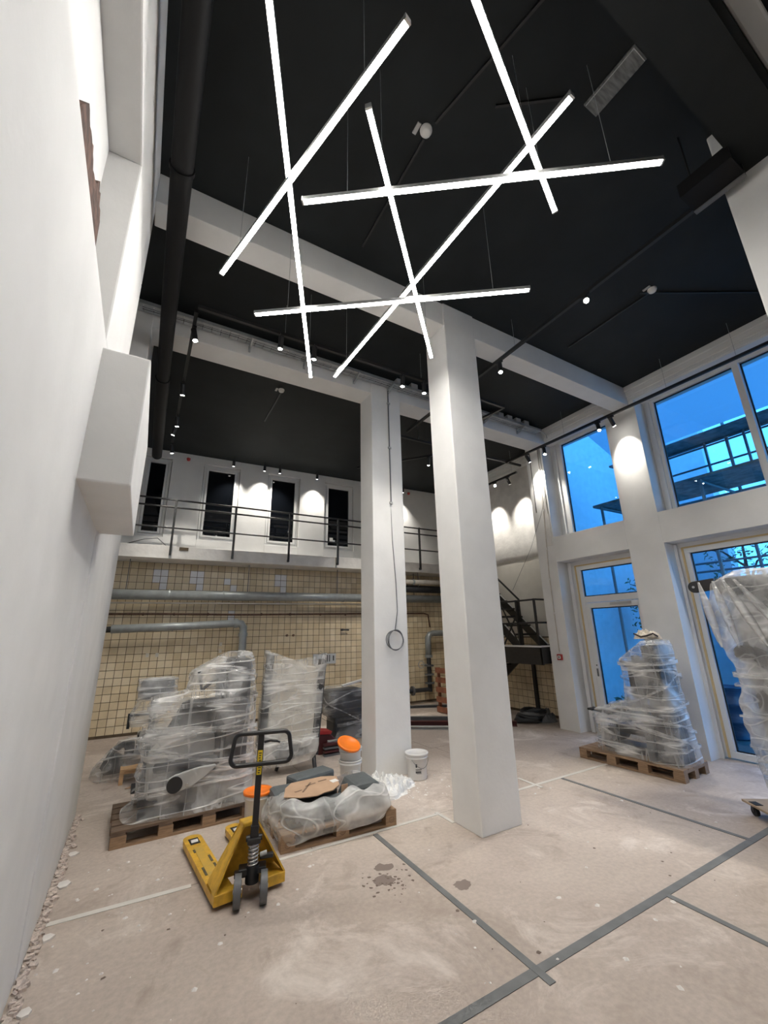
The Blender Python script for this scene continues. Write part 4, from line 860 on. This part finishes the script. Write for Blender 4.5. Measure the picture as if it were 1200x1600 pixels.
# -- framed panel standing behind
t = thing('wrapped_backrest_frame', 'cream panel between two dark posts in shrink wrap on short feet', 'gym equipment', (2.1, 6.45, 0))
M = Matrix(((1, 0, 0, 0), (0, 1, 0, 0), (0, 0, 1, 0), (0, 0, 0, 1)))
def quad_slab(p, y0, y1): return MB().add([(x, y0, z) for x, z in p]+[(x, y1, z) for x, z in p], [(0, 1, 2, 3), (7, 6, 5, 4), (0, 4, 5, 1), (1, 5, 6, 2), (2, 6, 7, 3), (3, 7, 4, 0)])
part(quad_slab([(1.62, .38), (1.74, .36), (1.80, 1.62), (1.70, 1.64)], 6.42, 6.54), 'post', 'dark_grey', t, bevel=.015); part(quad_slab([(2.40, .2), (2.50, .18), (2.61, 1.50), (2.51, 1.51)], 6.36, 6.48), 'post', 'dark_grey', t, bevel=.015)
part(quad_slab([(1.73, .45), (2.41, .30), (2.5, 1.40), (1.78, 1.48)], 6.40, 6.46), 'panel', 'cream', t, bevel=.02)
part(MB().tube([(1.95, 6.60, .012), (2.0, 6.55, .2), (2.0, 6.48, .5)], .025, 8), 'foot', 'dark_grey', t); part(MB().tube([(2.42, 6.26, .012), (2.42, 6.32, .12), (2.44, 6.42, .3)], .03, 8), 'foot', 'dark_grey', t); part(MB().cyl((2.42, 6.26, 0), (2.42, 6.26, .015), .05), 'foot_plate', 'light_grey', t)
rs = []
for i in range(31):
    u = i/30; z = .12+u*1.40; xl_, xr_ = 1.60+.08*u, 2.45+.15*u; rs.append([(x+.012*noise.noise(V(x*6, z*6, 3)), y-.03*noise.noise(V(x*5, 1, z*9)), z+(.12*(1-math.sin((x-xl_)/(xr_-xl_)*PI)) if i == 30 else 0)+.02*noise.noise(V(x*7, y*7, z))-(.10*(x-2.1) if i else 0)) for x, y in [(xl_+(xr_-xl_)*k/24, 6.35) for k in range(25)]+[(xr_-(xr_-xl_)*k/24, 6.56) for k in range(25)]])
part(MB().rings(rs, cap0=False, cap1=False), 'shrink_wrap', 'film', t, label='clear crinkled shrink wrap')
LB = [(.14, 1.7, 2.42, 6.28, 6.60), (.25, 1.62, 2.48, 6.24, 6.64), (.42, 1.64, 2.5, 6.28, 6.6)]
wrap(LB, t, 'film_milky', seed=12, amp=.04, n=80, nz=20)
part(MB().box(1.85, 2.35, 6.32, 6.56, .2, .36), 'rolled_cover', 'mid_grey', t, bevel=.04)
# -- silver wrapped seat on its post
t = thing('wrapped_equipment', 'small seat pad in glossy wrap behind the tall machine', 'gym equipment', (.3, 6.9, 0))
part(MB().box(.1, .52, 6.82, 6.98, 1.08, 1.33), 'pad', 'mid_grey', t, bevel=.05); part(MB().box(.25, .33, 6.86, 6.94, .0, 1.1), 'post', 'dark_grey', t); part(MB().box(.0, .035, 6.84, 6.9, .74, .92), 'bracket', 'charcoal', t, bevel=.004); part(MB().box(.02, .3, 6.86, 6.9, .88, .91), 'bracket_arm', 'charcoal', t); part(MB().box(.15, .5, 6.75, 7.05, 0, .04), 'base_plate', 'dark_grey', t)
LS = [(.76, .03, .34, 6.80, 7.0), (.9, .02, .45, 6.78, 7.02), (1.05, .08, .55, 6.78, 7.02), (1.34, .07, .55, 6.78, 7.02)]
wrap(LS, t, 'film', seed=20, amp=.03, n=70, nz=30, p=4)
# -- dark bags beside the cable column
t = thing('wrapped_equipment', 'dark upholstered block in tight wrap beside the cable column', 'gym equipment', (3.5, 7.8, 0))
part(MB().box(3.2, 3.95, 7.6, 8.1, .38, .86), 'block', 'dark_grey', t, bevel=.08); part(MB().box(3.3, 3.9, 7.65, 8.05, 0, .4), 'base', 'charcoal', t, bevel=.04)
LK = [(.02, 3.28, 4.05, 7.56, 8.1), (.25, 3.4, 3.95, 7.6, 8.05), (.36, 3.2, 4.05, 7.55, 8.1), (.6, 3.12, 4.08, 7.52, 8.12), (.9, 3.16, 4.05, 7.56, 8.1)]
wrap(LK, t, 'film_thin', seed=25, amp=.03, n=80, nz=36); bands(LK, t, [(.3, .05, 0, .06), (.55, .3, 1.2, .03), (.55, -.3, .5, .03)])
single(MB().box(-.22, .22, -.05, .05, 0, .03, Matrix.Translation(V(3.66, 7.62, .96)) @ Matrix.Rotation(-.18, 4, 'Y')), 'white_profile', 'paper', 'white plastic profile lying on the dark wrapped block', 'profile')
t = thing('red_machine_part', 'dark red machine part lying between wrapped equipment', 'machine part', (3.0, 7.2, 0))
part(MB().prism([(2.75, .0), (3.2, .0), (3.17, .10), (2.95, .30), (2.72, .32)], 'y', 7.0, 7.3), 'cover', 'dark_red', t, bevel=.02); part(MB().prism([(2.74, .305), (2.96, .285), (2.98, .33), (2.75, .36)], 'y', 6.98, 7.25), 'top_plate', 'red', t, bevel=.005); part(MB().box(2.9, 3.3, 6.95, 7.0, .02, .2), 'rail', 'light_grey', t)
for k, zz in enumerate((.0, .05, .10, .15)): part(MB().box(2.8, 3.15, 6.85, 6.94, zz, zz+.03), 'plate', ['mid_grey', 'dark_red'][k % 2], t)
# -- clear bag of parts in the corner
t = thing('parts_bag', 'clear plastic bag of black machine parts by the long wall', 'bag', (0, 7.7, 0))
part(MB().box(.02, .14, 7.50, 7.62, .12, .46), 'bracket', 'charcoal', t, bevel=.02); part(MB().tube([(-.22, 7.7, .12), (-.12, 7.65, .34), (0, 7.7, .40), (.1, 7.8, .3)], .045, 8), 'bent_tube', 'dark_grey', t); part(MB().cyl((.15, 7.6, .25), (.42, 7.6, .30), .06), 'roller', 'mid_grey', t); part(MB().cyl((-.1, 7.8, .1), (-.1, 7.95, .12), .14, n=20), 'disc', 'charcoal', t)
part(MB().box(.16, .56, 7.72, 7.98, .0, .50), 'carton', 'charcoal', t, bevel=.01)
LG = [(.003, -.33, .2, 7.42, 7.95), (.1, -.32, .22, 7.4, 7.95), (.3, -.22, .3, 7.42, 7.9), (.45, -.1, .25, 7.5, 7.85)]
wrap(LG, t, 'film', seed=31, amp=.05, n=80, nz=24, p=2.6)
t = thing('black_case', 'flat black case lying behind the tall wrapped machine', 'case', (.5, 8.3, .0)); part(MB().box(.2, .9, 8.1, 8.6, .0, .30), 'body', 'black', t, bevel=.02); part(MB().box(.18, .92, 8.08, 8.62, .30, .38), 'lid', 'charcoal', t, bevel=.02)
t = thing('wooden_stool_crate', 'small pale wooden crate with an open side in the corner', 'crate', (.18, 7.3, 0))
part(MB().box(.0, .44, 7.2, 7.42, .16, .18), 'top_board', 'wood_pale', t); part(MB().box(.0, .05, 7.2, 7.42, 0, .16), 'side', 'wood_pale', t); part(MB().box(.36, .42, 7.2, 7.42, 0, .16), 'side', 'wood_pale', t); part(MB().box(.05, .36, 7.22, 7.24, .12, .16), 'rail', 'wood_pale', t)
single(MB().prism([(.08, 7.0), (.30, 6.98), (.42, 7.12), (.2, 7.14)], 'z', .001, .008), 'cardboard_scrap', 'cardboard', 'flat cardboard scrap in front of the small crate', 'cardboard')
# -- things in the gap between the columns and by the stair
t = thing('slatted_crate', 'tall red-brown slatted crate standing between the columns', 'crate', (6.5, 8.5, 0))
for z in (0, .22, .44, .66, .88): part(MB().box(6.25, 6.95, 8.3, 8.33, z+.02, z+.14), 'slat', 'crate_red', t); part(MB().box(6.25, 6.28, 8.33, 8.8, z+.02, z+.14), 'slat', 'crate_red', t)
for x in (6.30, 6.85):
    for y in (8.34, 8.74): part(MB().box(x, x+.06, y, y+.06, 0, 1.02), 'post', 'crate_red', t)
t.location = (6.75, 8.5, 0)
for k, (a, b, m, lab) in enumerate((((4.9, 8.55), (7.0, 7.0), 'mid_grey', 'grey steel beam lying diagonally between the columns'), ((4.75, 8.2), (6.9, 6.65), 'dark_red', 'dark red steel beam lying beside the grey one'), ((4.6, 7.95), (6.6, 6.5), 'light_grey', 'pale steel profile lying closest to the open floor'), ((5.8, 9.9), (7.8, 8.9), 'mid_grey', 'steel profile lying at the foot of the tiles'))):
    h_ = (.12, .10, .06, .06)[k]; d = (V(*b, 0)-V(*a, 0)).normalized(); nrm = V(-d.y, d.x, 0)
    mb = MB()
    for zz in (.004, h_-.012): mb.bar((*a, zz+.004), (*b, zz+.004), .10, .012)
    mb.bar((*a, h_/2+.002), (*b, h_/2+.002), .012, h_-.012)
    single(mb, 'steel_beam', m, lab, 'beam', 'steel beams on the floor', bevel=0)
t = thing('rope_heap', 'dark heap of hoses and rags under the stair landing', 'hose', (7.55, 6.75, 0))
for k in range(5): part(MB().tube([(7.5+.28*math.cos(a*.5+k)+.05*k-.1, 6.8+.22*math.sin(a*.5+k), .05+.035*k+.02*math.sin(a)) for a in range(14)], .04, 8), 'hose', ['charcoal', 'dark_grey', 'charcoal', 'mid_grey', 'charcoal'][k], t)
part(crumple(7.8, 6.6, 0, .22, .16, .2, 14.0), 'rag', 'mid_grey', t)

# ================================================================== PADS ON THE PALLET
t = thing('grey_pad', 'long grey padded block at the near edge of the stamped pallet', 'pad', (1.75, 4.5, .146), -.055, 'grey pads on the stamped pallet')
part(MB().box(-.32, .30, -.20, .02, .0, .17), 'pad_body', 'pad_grey', t, bevel=.05, local=True); part(MB().box(-.28, .26, -.203, -.20, .05, .06), 'seam', 'charcoal', t, local=True)
t = thing('grey_pad', 'wedge-shaped grey pad at the end of the stamped pallet', 'pad', (2.22, 4.5, .146), -.055, 'grey pads on the stamped pallet')
part(MB().prism([(-.13, 0), (.24, 0), (.25, .16), (.16, .25), (-.08, .24), (-.15, .10)], 'y', -.16, .22), 'pad_body', 'pad_grey', t, bevel=.04, local=True)
t = thing('grey_pad', 'flat grey pad under the cardboard on the stamped pallet', 'pad', (1.7, 4.78, .146), -.055, 'grey pads on the stamped pallet')
part(MB().box(-.32, .35, -.18, .18, 0, .20), 'pad_body', 'pad_grey', t, bevel=.05, local=True)
t = thing('grey_pad', 'dark grey slab pad lying on top at the back of the pallet', 'pad', (1.95, 5.18, .0), .25, 'grey pads on the stamped pallet')
part(MB().box(-.27, .26, -.12, .12, .22, .34), 'pad_body', 'pad_grey', t, bevel=.03, local=True); part(MB().box(-.24, .2, -.1, .1, .0, .22), 'support_pad', 'charcoal', t, bevel=.03, local=True)
t = thing('cardboard_sheet', 'torn brown cardboard sheet lying on the grey pads', 'cardboard', (1.78, 4.65, .36))
poly = [(1.42, 4.50), (1.55, 4.40), (1.72, 4.36), (1.80, 4.40), (1.90, 4.41), (2.02, 4.52), (2.10, 4.78), (1.95, 4.86), (1.6, 4.84), (1.5, 4.72)]
part(MB().prism(poly, 'z', .362, .370), 'sheet', 'cardboard', t); part(MB().prism([(1.98, 4.60), (2.06, 4.62), (2.05, 4.70), (1.97, 4.68)], 'z', .3705, .372), 'sticker', 'paper', t)
for a, b in (((1.62, 4.52), (1.78, 4.74)), ((1.70, 4.66), (1.82, 4.70)), ((1.55, 4.56), (1.63, 4.58)), ((1.86, 4.72), (1.96, 4.74))): part(MB().bar((*a, .371), (*b, .371), .018, .002), 'print', 'cardboard_print', t)
t = thing('cardboard_tube_piece', 'short cardboard strip stuck upright between the pads', 'cardboard', (2.02, 4.40, .2)); part(MB().box(1.99, 2.06, 4.40, 4.41, .2, .40), 'strip', 'cardboard', t)
t = thing('pallet_film', 'milky film wrapped loosely round the padded pallet', 'plastic film', (1.92, 4.65, .06))
LP = [(.05, 1.33, 2.45, 4.20, 4.98), (.12, 1.30, 2.50, 4.17, 5.0), (.2, 1.34, 2.50, 4.20, 5.0), (.29, 1.38, 2.48, 4.24, 4.98)]
MR = Matrix.Translation(V(1.92, 4.62, 0)) @ rotz(-.055) @ Matrix.Translation(V(-1.92, -4.62, 0))
rs = []
for i in range(15):
    u = i/14; z = .05+u*.27; k = int(min(2, u*3)); f_ = u*3-k; A, Bq = LP[k], LP[min(3, k+1)]; q = [A[m_]+(Bq[m_]-A[m_])*f_ for m_ in (1, 2, 3, 4)]
    ring = sect(*q, z, 120, 40, .03, 6)
    ring = [(x, y, zz+((.10*noise.noise(V(x*2.2, y*2.2, 5))+.03)*(1-u) if True else 0) + (.05*noise.noise(V(x*4, y*4, 2)) if i > 11 else 0)) for x, y, zz in ring]
    rs.append([tuple(MR @ V(*p)) for p in ring])
c = [sum(q[k] for q in rs[-1])/120 for k in range(3)]
rs.append([(c[0]+(x-c[0])*.82, c[1]+(y-c[1])*.72, z+.03+.03*noise.noise(V(x*6, y*6, 1))) for x, y, z in rs[-1]])
part(MB().rings(rs, cap0=False, cap1=False), 'film_skirt', 'film_milky', t)
t = thing('film_heap', 'crumpled heap of white plastic film at the foot of the column', 'plastic film', (2.75, 5.05, .0))
part(crumple(2.78, 5.08, .0, .38, .30, .20, 2.0, n=44), 'film', 'film_white', t); part(crumple(2.50, 5.1, .0, .28, .24, .2, 6.0, n=36), 'film', 'film_milky', t); part(crumple(3.08, 5.16, .0, .28, .2, .13, 9.0, n=36), 'film', 'film_white', t)
part(MB().lathe((0, 0, 0), [(.022, 0), (.022, .05), (.018, .05), (.018, 0)], 14, Matrix.Translation(V(2.70, 4.86, .13)) @ Matrix.Rotation(1.2, 4, 'X')), 'cardboard_core', 'cardboard', t)

# ================================================================== BUCKETS
def bucket(label, x, y, h=.33, r0=.125, r1=.15, lid=None, tilt=0, m='bucket_white', z=0, group='white plastic buckets'):
    t = thing('plastic_bucket', label, 'bucket', (x, y, z), 0, group)
    b = part(MB().lathe((x, y, z), [(0, .001), (r0, .001), (r0+.004, .01), (r1-.006, h*.84), (r1+.006, h*.85), (r1+.006, h*.88), (r1-.002, h*.89), (r1, h-.015), (r1+.009, h-.012), (r1+.009, h), (r1-.006, h), (r1-.012, h*.9), (r0-.004, .012), (0, .010)], 32), 'pail', m, t)
    if lid:
        M = Matrix.Translation(V(x, y, z+h)) @ Matrix.Rotation(tilt, 4, 'X') @ Matrix.Rotation(tilt*.6, 4, 'Y')
        part(MB().lathe((0, 0, 0), [(0, .006), (r1-.02, .006), (r1-.015, .014), (r1+.012, .016), (r1+.016, .010), (r1+.014, -.012), (r1+.008, -.012), (r1+.008, .0), (0, .0)], 32, M), 'lid', lid, t)
    return t
bucket('white bucket with an orange lid beside the pallet jack', 1.30, 5.02, .30, .115, .135, lid='orange')
bucket('lower white bucket of the stack behind the film heap', 2.62, 5.52, .30, .12, .145, m='bucket_white')
bucket('upper white bucket of the stack with a tilted orange lid', 2.62, 5.52, .28, .12, .145, lid=None, z=.16)
t = thing('bucket_lid', 'orange lid lying tilted on the stacked buckets', 'lid', (2.6, 5.5, .38))
M = Matrix.Translation(V(2.575, 5.47, .49)) @ Matrix.Rotation(.42, 4, 'X') @ Matrix.Rotation(.12, 4, 'Y')
part(MB().lathe((0, 0, 0), [(0, .004), (.125, .004), (.13, .012), (.155, .014), (.158, .006), (.156, -.014), (.15, -.014), (.15, .0), (0, .0)], 36, M), 'lid_disc', 'orange', t)
t = bucket('white lidded bucket with a printed label at the column foot', 3.49, 5.25, .30, .125, .145, lid='bucket_dusty', m='bucket_white')
a0, a1 = -2.35, -1.55
for (za, zb, aa, ab, m) in ((.09, .115, -2.3, -1.75, 'mid_grey'), (.13, .137, -2.3, -1.7, 'charcoal'), (.105, .112, -2.3, -1.85, 'charcoal'), (.16, .20, -2.28, -2.14, 'charcoal'), (.08, .09, -2.2, -1.7, 'light_grey')):
    vs = []; 
    for i in range(9):
        an = aa+(ab-aa)*i/8
        for zz in (za, zb): rr = .129+(.144-.129)*zz/.25+.0015; vs.append((3.49+rr*math.cos(an), 5.25+rr*math.sin(an), zz))
    part(MB().add(vs, [(2*i, 2*i+2, 2*i+3, 2*i+1) for i in range(8)]), 'label_print', m, t)
part(MB().tube([(3.49+.158*math.cos(a), 5.25+.158*math.sin(a), .25-.10*math.sin((a+2.6)/1.9*PI)) for a in [-2.6+1.9*i/14 for i in range(15)]], .003, 5), 'bail_handle', 'mid_grey', t)

# ================================================================== PALLET JACK
t = thing('pallet_jack', 'yellow hand pallet jack with a black loop handle', 'pallet jack', (.965, 3.76, 0))
for x0, x1 in ((.695, .855), (1.075, 1.235)):
    xc = (x0+x1)/2; hw = (x1-x0)/2
    out = [(x0, 3.82), (x1, 3.82), (x1, 4.84)] + [(xc+hw*math.cos(a), 4.86+.075*math.sin(a)) for a in [PI*i/8 for i in range(9)]] + [(x0, 4.84)]
    f = part(MB().prism(out, 'z', .072, .082).prism([(x0, 3.82), (x0+.008, 3.82), (x0+.008, 4.84), (x0, 4.84)], 'z', .030, .072).prism([(x1-.008, 3.82), (x1, 3.82), (x1, 4.84), (x1-.008, 4.84)], 'z', .030, .072)
             .add([(xc+hw*math.cos(PI*i/8), 4.86+.075*math.sin(PI*i/8), z) for z in (.03, .075) for i in range(9)], [(i, i+1, i+10, i+9) for i in range(8)]), 'fork', 'yellow', t)
    part(MB().box(x0+.045, x1-.045, 4.0, 4.66, .082, .0845), 'worn_top', 'yellow_worn', f); part(MB().box(xc-.042, xc+.042, 4.72, 4.85, .0815, .0835), 'roller_slot', 'black', f)
    part(MB().cyl((xc-.028, 4.785, .052), (xc+.028, 4.785, .052), .042, n=20), 'load_roller', 'bucket_dusty', f)
    for k, (yy, ll, dx) in enumerate(((4.12, .14, -.045), (4.32, .12, .046), (4.55, .06, -.04), (4.2, .08, .05))): part(MB().box(xc+dx-.009, xc+dx+.009, yy, yy+ll, .0825, .0852), 'scuff_mark', 'scuff', f)
part(MB().box(.695, .90, 3.76, 3.84, .03, .10), 'cross_plate', 'yellow', t, bevel=.006); part(MB().box(1.06, 1.235, 3.76, 3.84, .03, .10), 'cross_plate', 'yellow', t, bevel=.006)
part(MB().add([(.70, 3.99, .08), (1.23, 3.99, .08), (1.01, 3.93, .45), (.90, 3.93, .45), (.70, 4.0, .08), (1.23, 4.0, .08), (1.01, 3.94, .45), (.90, 3.94, .45)], [(0, 1, 2, 3), (7, 6, 5, 4), (0, 4, 5, 1), (1, 5, 6, 2), (2, 6, 7, 3), (3, 7, 4, 0)]), 'apron', 'yellow', t)
part(MB().add([(.695, 3.765, .10), (.70, 3.99, .10), (.915, 3.95, .46), (.90, 3.84, .46), (.705, 3.765, .095), (.71, 3.99, .095), (.925, 3.95, .452), (.91, 3.84, .452)], [(0, 3, 2, 1), (4, 5, 6, 7), (0, 1, 5, 4), (1, 2, 6, 5), (2, 3, 7, 6), (3, 0, 4, 7)]), 'gusset', 'yellow', t)
part(MB().add([(1.235, 3.765, .10), (1.23, 3.99, .10), (1.015, 3.95, .46), (1.03, 3.84, .46), (1.225, 3.765, .095), (1.22, 3.99, .095), (1.005, 3.95, .452), (1.02, 3.84, .452)], [(1, 2, 3, 0), (7, 6, 5, 4), (4, 5, 1, 0), (5, 6, 2, 1), (6, 7, 3, 2), (7, 4, 0, 3)]), 'gusset', 'yellow', t)
part(MB().box(.90, 1.03, 3.84, 3.95, .44, .475), 'apex_plate', 'yellow', t, bevel=.008)
cx, cy = .965, 3.76
part(MB().cyl((cx, cy, .11), (cx, cy, .22), .05, n=20), 'pump_body', 'black_steel', t); part(MB().cyl((cx, cy+.0, .2), (cx, cy, .37), .022, n=14), 'piston', 'silver', t)
sp = [(cx+.036*math.cos(a*.55), cy+.036*math.sin(a*.55), .21+.0021*a) for a in range(0, 74)]
part(MB().tube(sp, .0055, 6), 'spring', 'silver', t); part(MB().box(cx-.10, cx+.10, cy-.03, cy+.07, .165, .205).box(cx-.13, cx-.04, cy-.0, cy+.05, .14, .18).box(cx+.05, cx+.15, cy, cy+.04, .24, .27), 'linkage', 'black_steel', t, bevel=.006)
part(MB().box(cx-.05, cx+.05, cy-.045, cy+.05, .36, .40), 'handle_mount', 'black_steel', t, bevel=.008); part(MB().cyl((cx-.06, cy, .39), (cx+.06, cy, .39), .02), 'pivot_pin', 'black_steel', t)
part(MB().cyl((cx+.05, cy+.0, .275), (cx+.10, cy, .285), .015), 'valve_knob', 'light_grey', t)
for x in (cx-.098, cx+.088):
    wv = part(MB().cyl((x-.024, cy-.07, .1), (x+.024, cy-.07, .1), .1, n=28), 'steer_wheel', 'mid_grey', t); part(MB().cyl((x-.027, cy-.07, .1), (x+.027, cy-.07, .1), .06, n=24), 'hub', 'dark_grey', wv); part(MB().cyl((x-.031, cy-.07, .1), (x+.031, cy-.07, .1), .016, n=12), 'axle_nut', 'silver', wv)
h0 = V(cx, cy, .38); h1 = V(.975, 3.73, 1.125)
part(MB().bar(h0, h1, .048, .03, (0, 1, 0)).bar(h0, h0+(h1-h0)*.13, .062, .045, (0, 1, 0)), 'handle_shaft', 'jack_black', t, bevel=.006)
def rl(c, w0, w1, h, r, n=6):
    cs = [(-w0/2+r, 0+r, PI, 1.5*PI), (w0/2-r, r, 1.5*PI, 2*PI), (w1/2-r, h-r, 0, .5*PI), (-w1/2+r, h-r, .5*PI, PI)]; o_ = []
    for (x, z, a, b) in cs:
        for i in range(n+1): q = a+(b-a)*i/n; o_.append((c[0]+x+r*math.cos(q), c[1], c[2]+z+r*math.sin(q)))
    return o_
part(MB().tube(rl((.985, 3.715, .905), .47, .43, .225, .05), .017, 10, closed=True), 'loop_handle', 'jack_black', t)
part(MB().tube([(1.0, 3.712, 1.06), (1.05, 3.71, 1.068), (1.10, 3.71, 1.06), (1.125, 3.71, 1.05)], [.01, .009, .009, .006], 8), 'release_lever', 'jack_black', t)
M = Matrix.Translation(V(.9795, 3.7055, .89)); d = (h1-h0).normalized()
s0, s1 = h0+(h1-h0)*.60, h0+(h1-h0)*.835
lb = part(MB().bar(s0+V(0, -.0165, 0), s1+V(0, -.0165, 0), .036, .002, (0, 1, 0)), 'warning_label', 'label_yellow', t, label='yellow label with black print')
for i in range(9):
    q = s0+(s1-s0)*(.08+.1*i)+V(0, -.0185, 0); part(MB().box(q.x-.010+.002*(i % 2), q.x+.006+.003*(i % 3), q.y-.0008, q.y+.0008, q.z-.003, q.z+.004), 'print', 'charcoal', lb)
t.rotation_euler = (0, 0, .10)   # the jack stands slightly turned
for o in t.children:               # steering unit and tiller are turned towards the open floor
    if o.name.split('.')[0] in ('pump_body', 'piston', 'spring', 'linkage', 'handle_mount', 'pivot_pin', 'valve_knob', 'steer_wheel', 'handle_shaft', 'loop_handle', 'release_lever', 'warning_label'):
        o.rotation_euler = (0, 0, -.34)
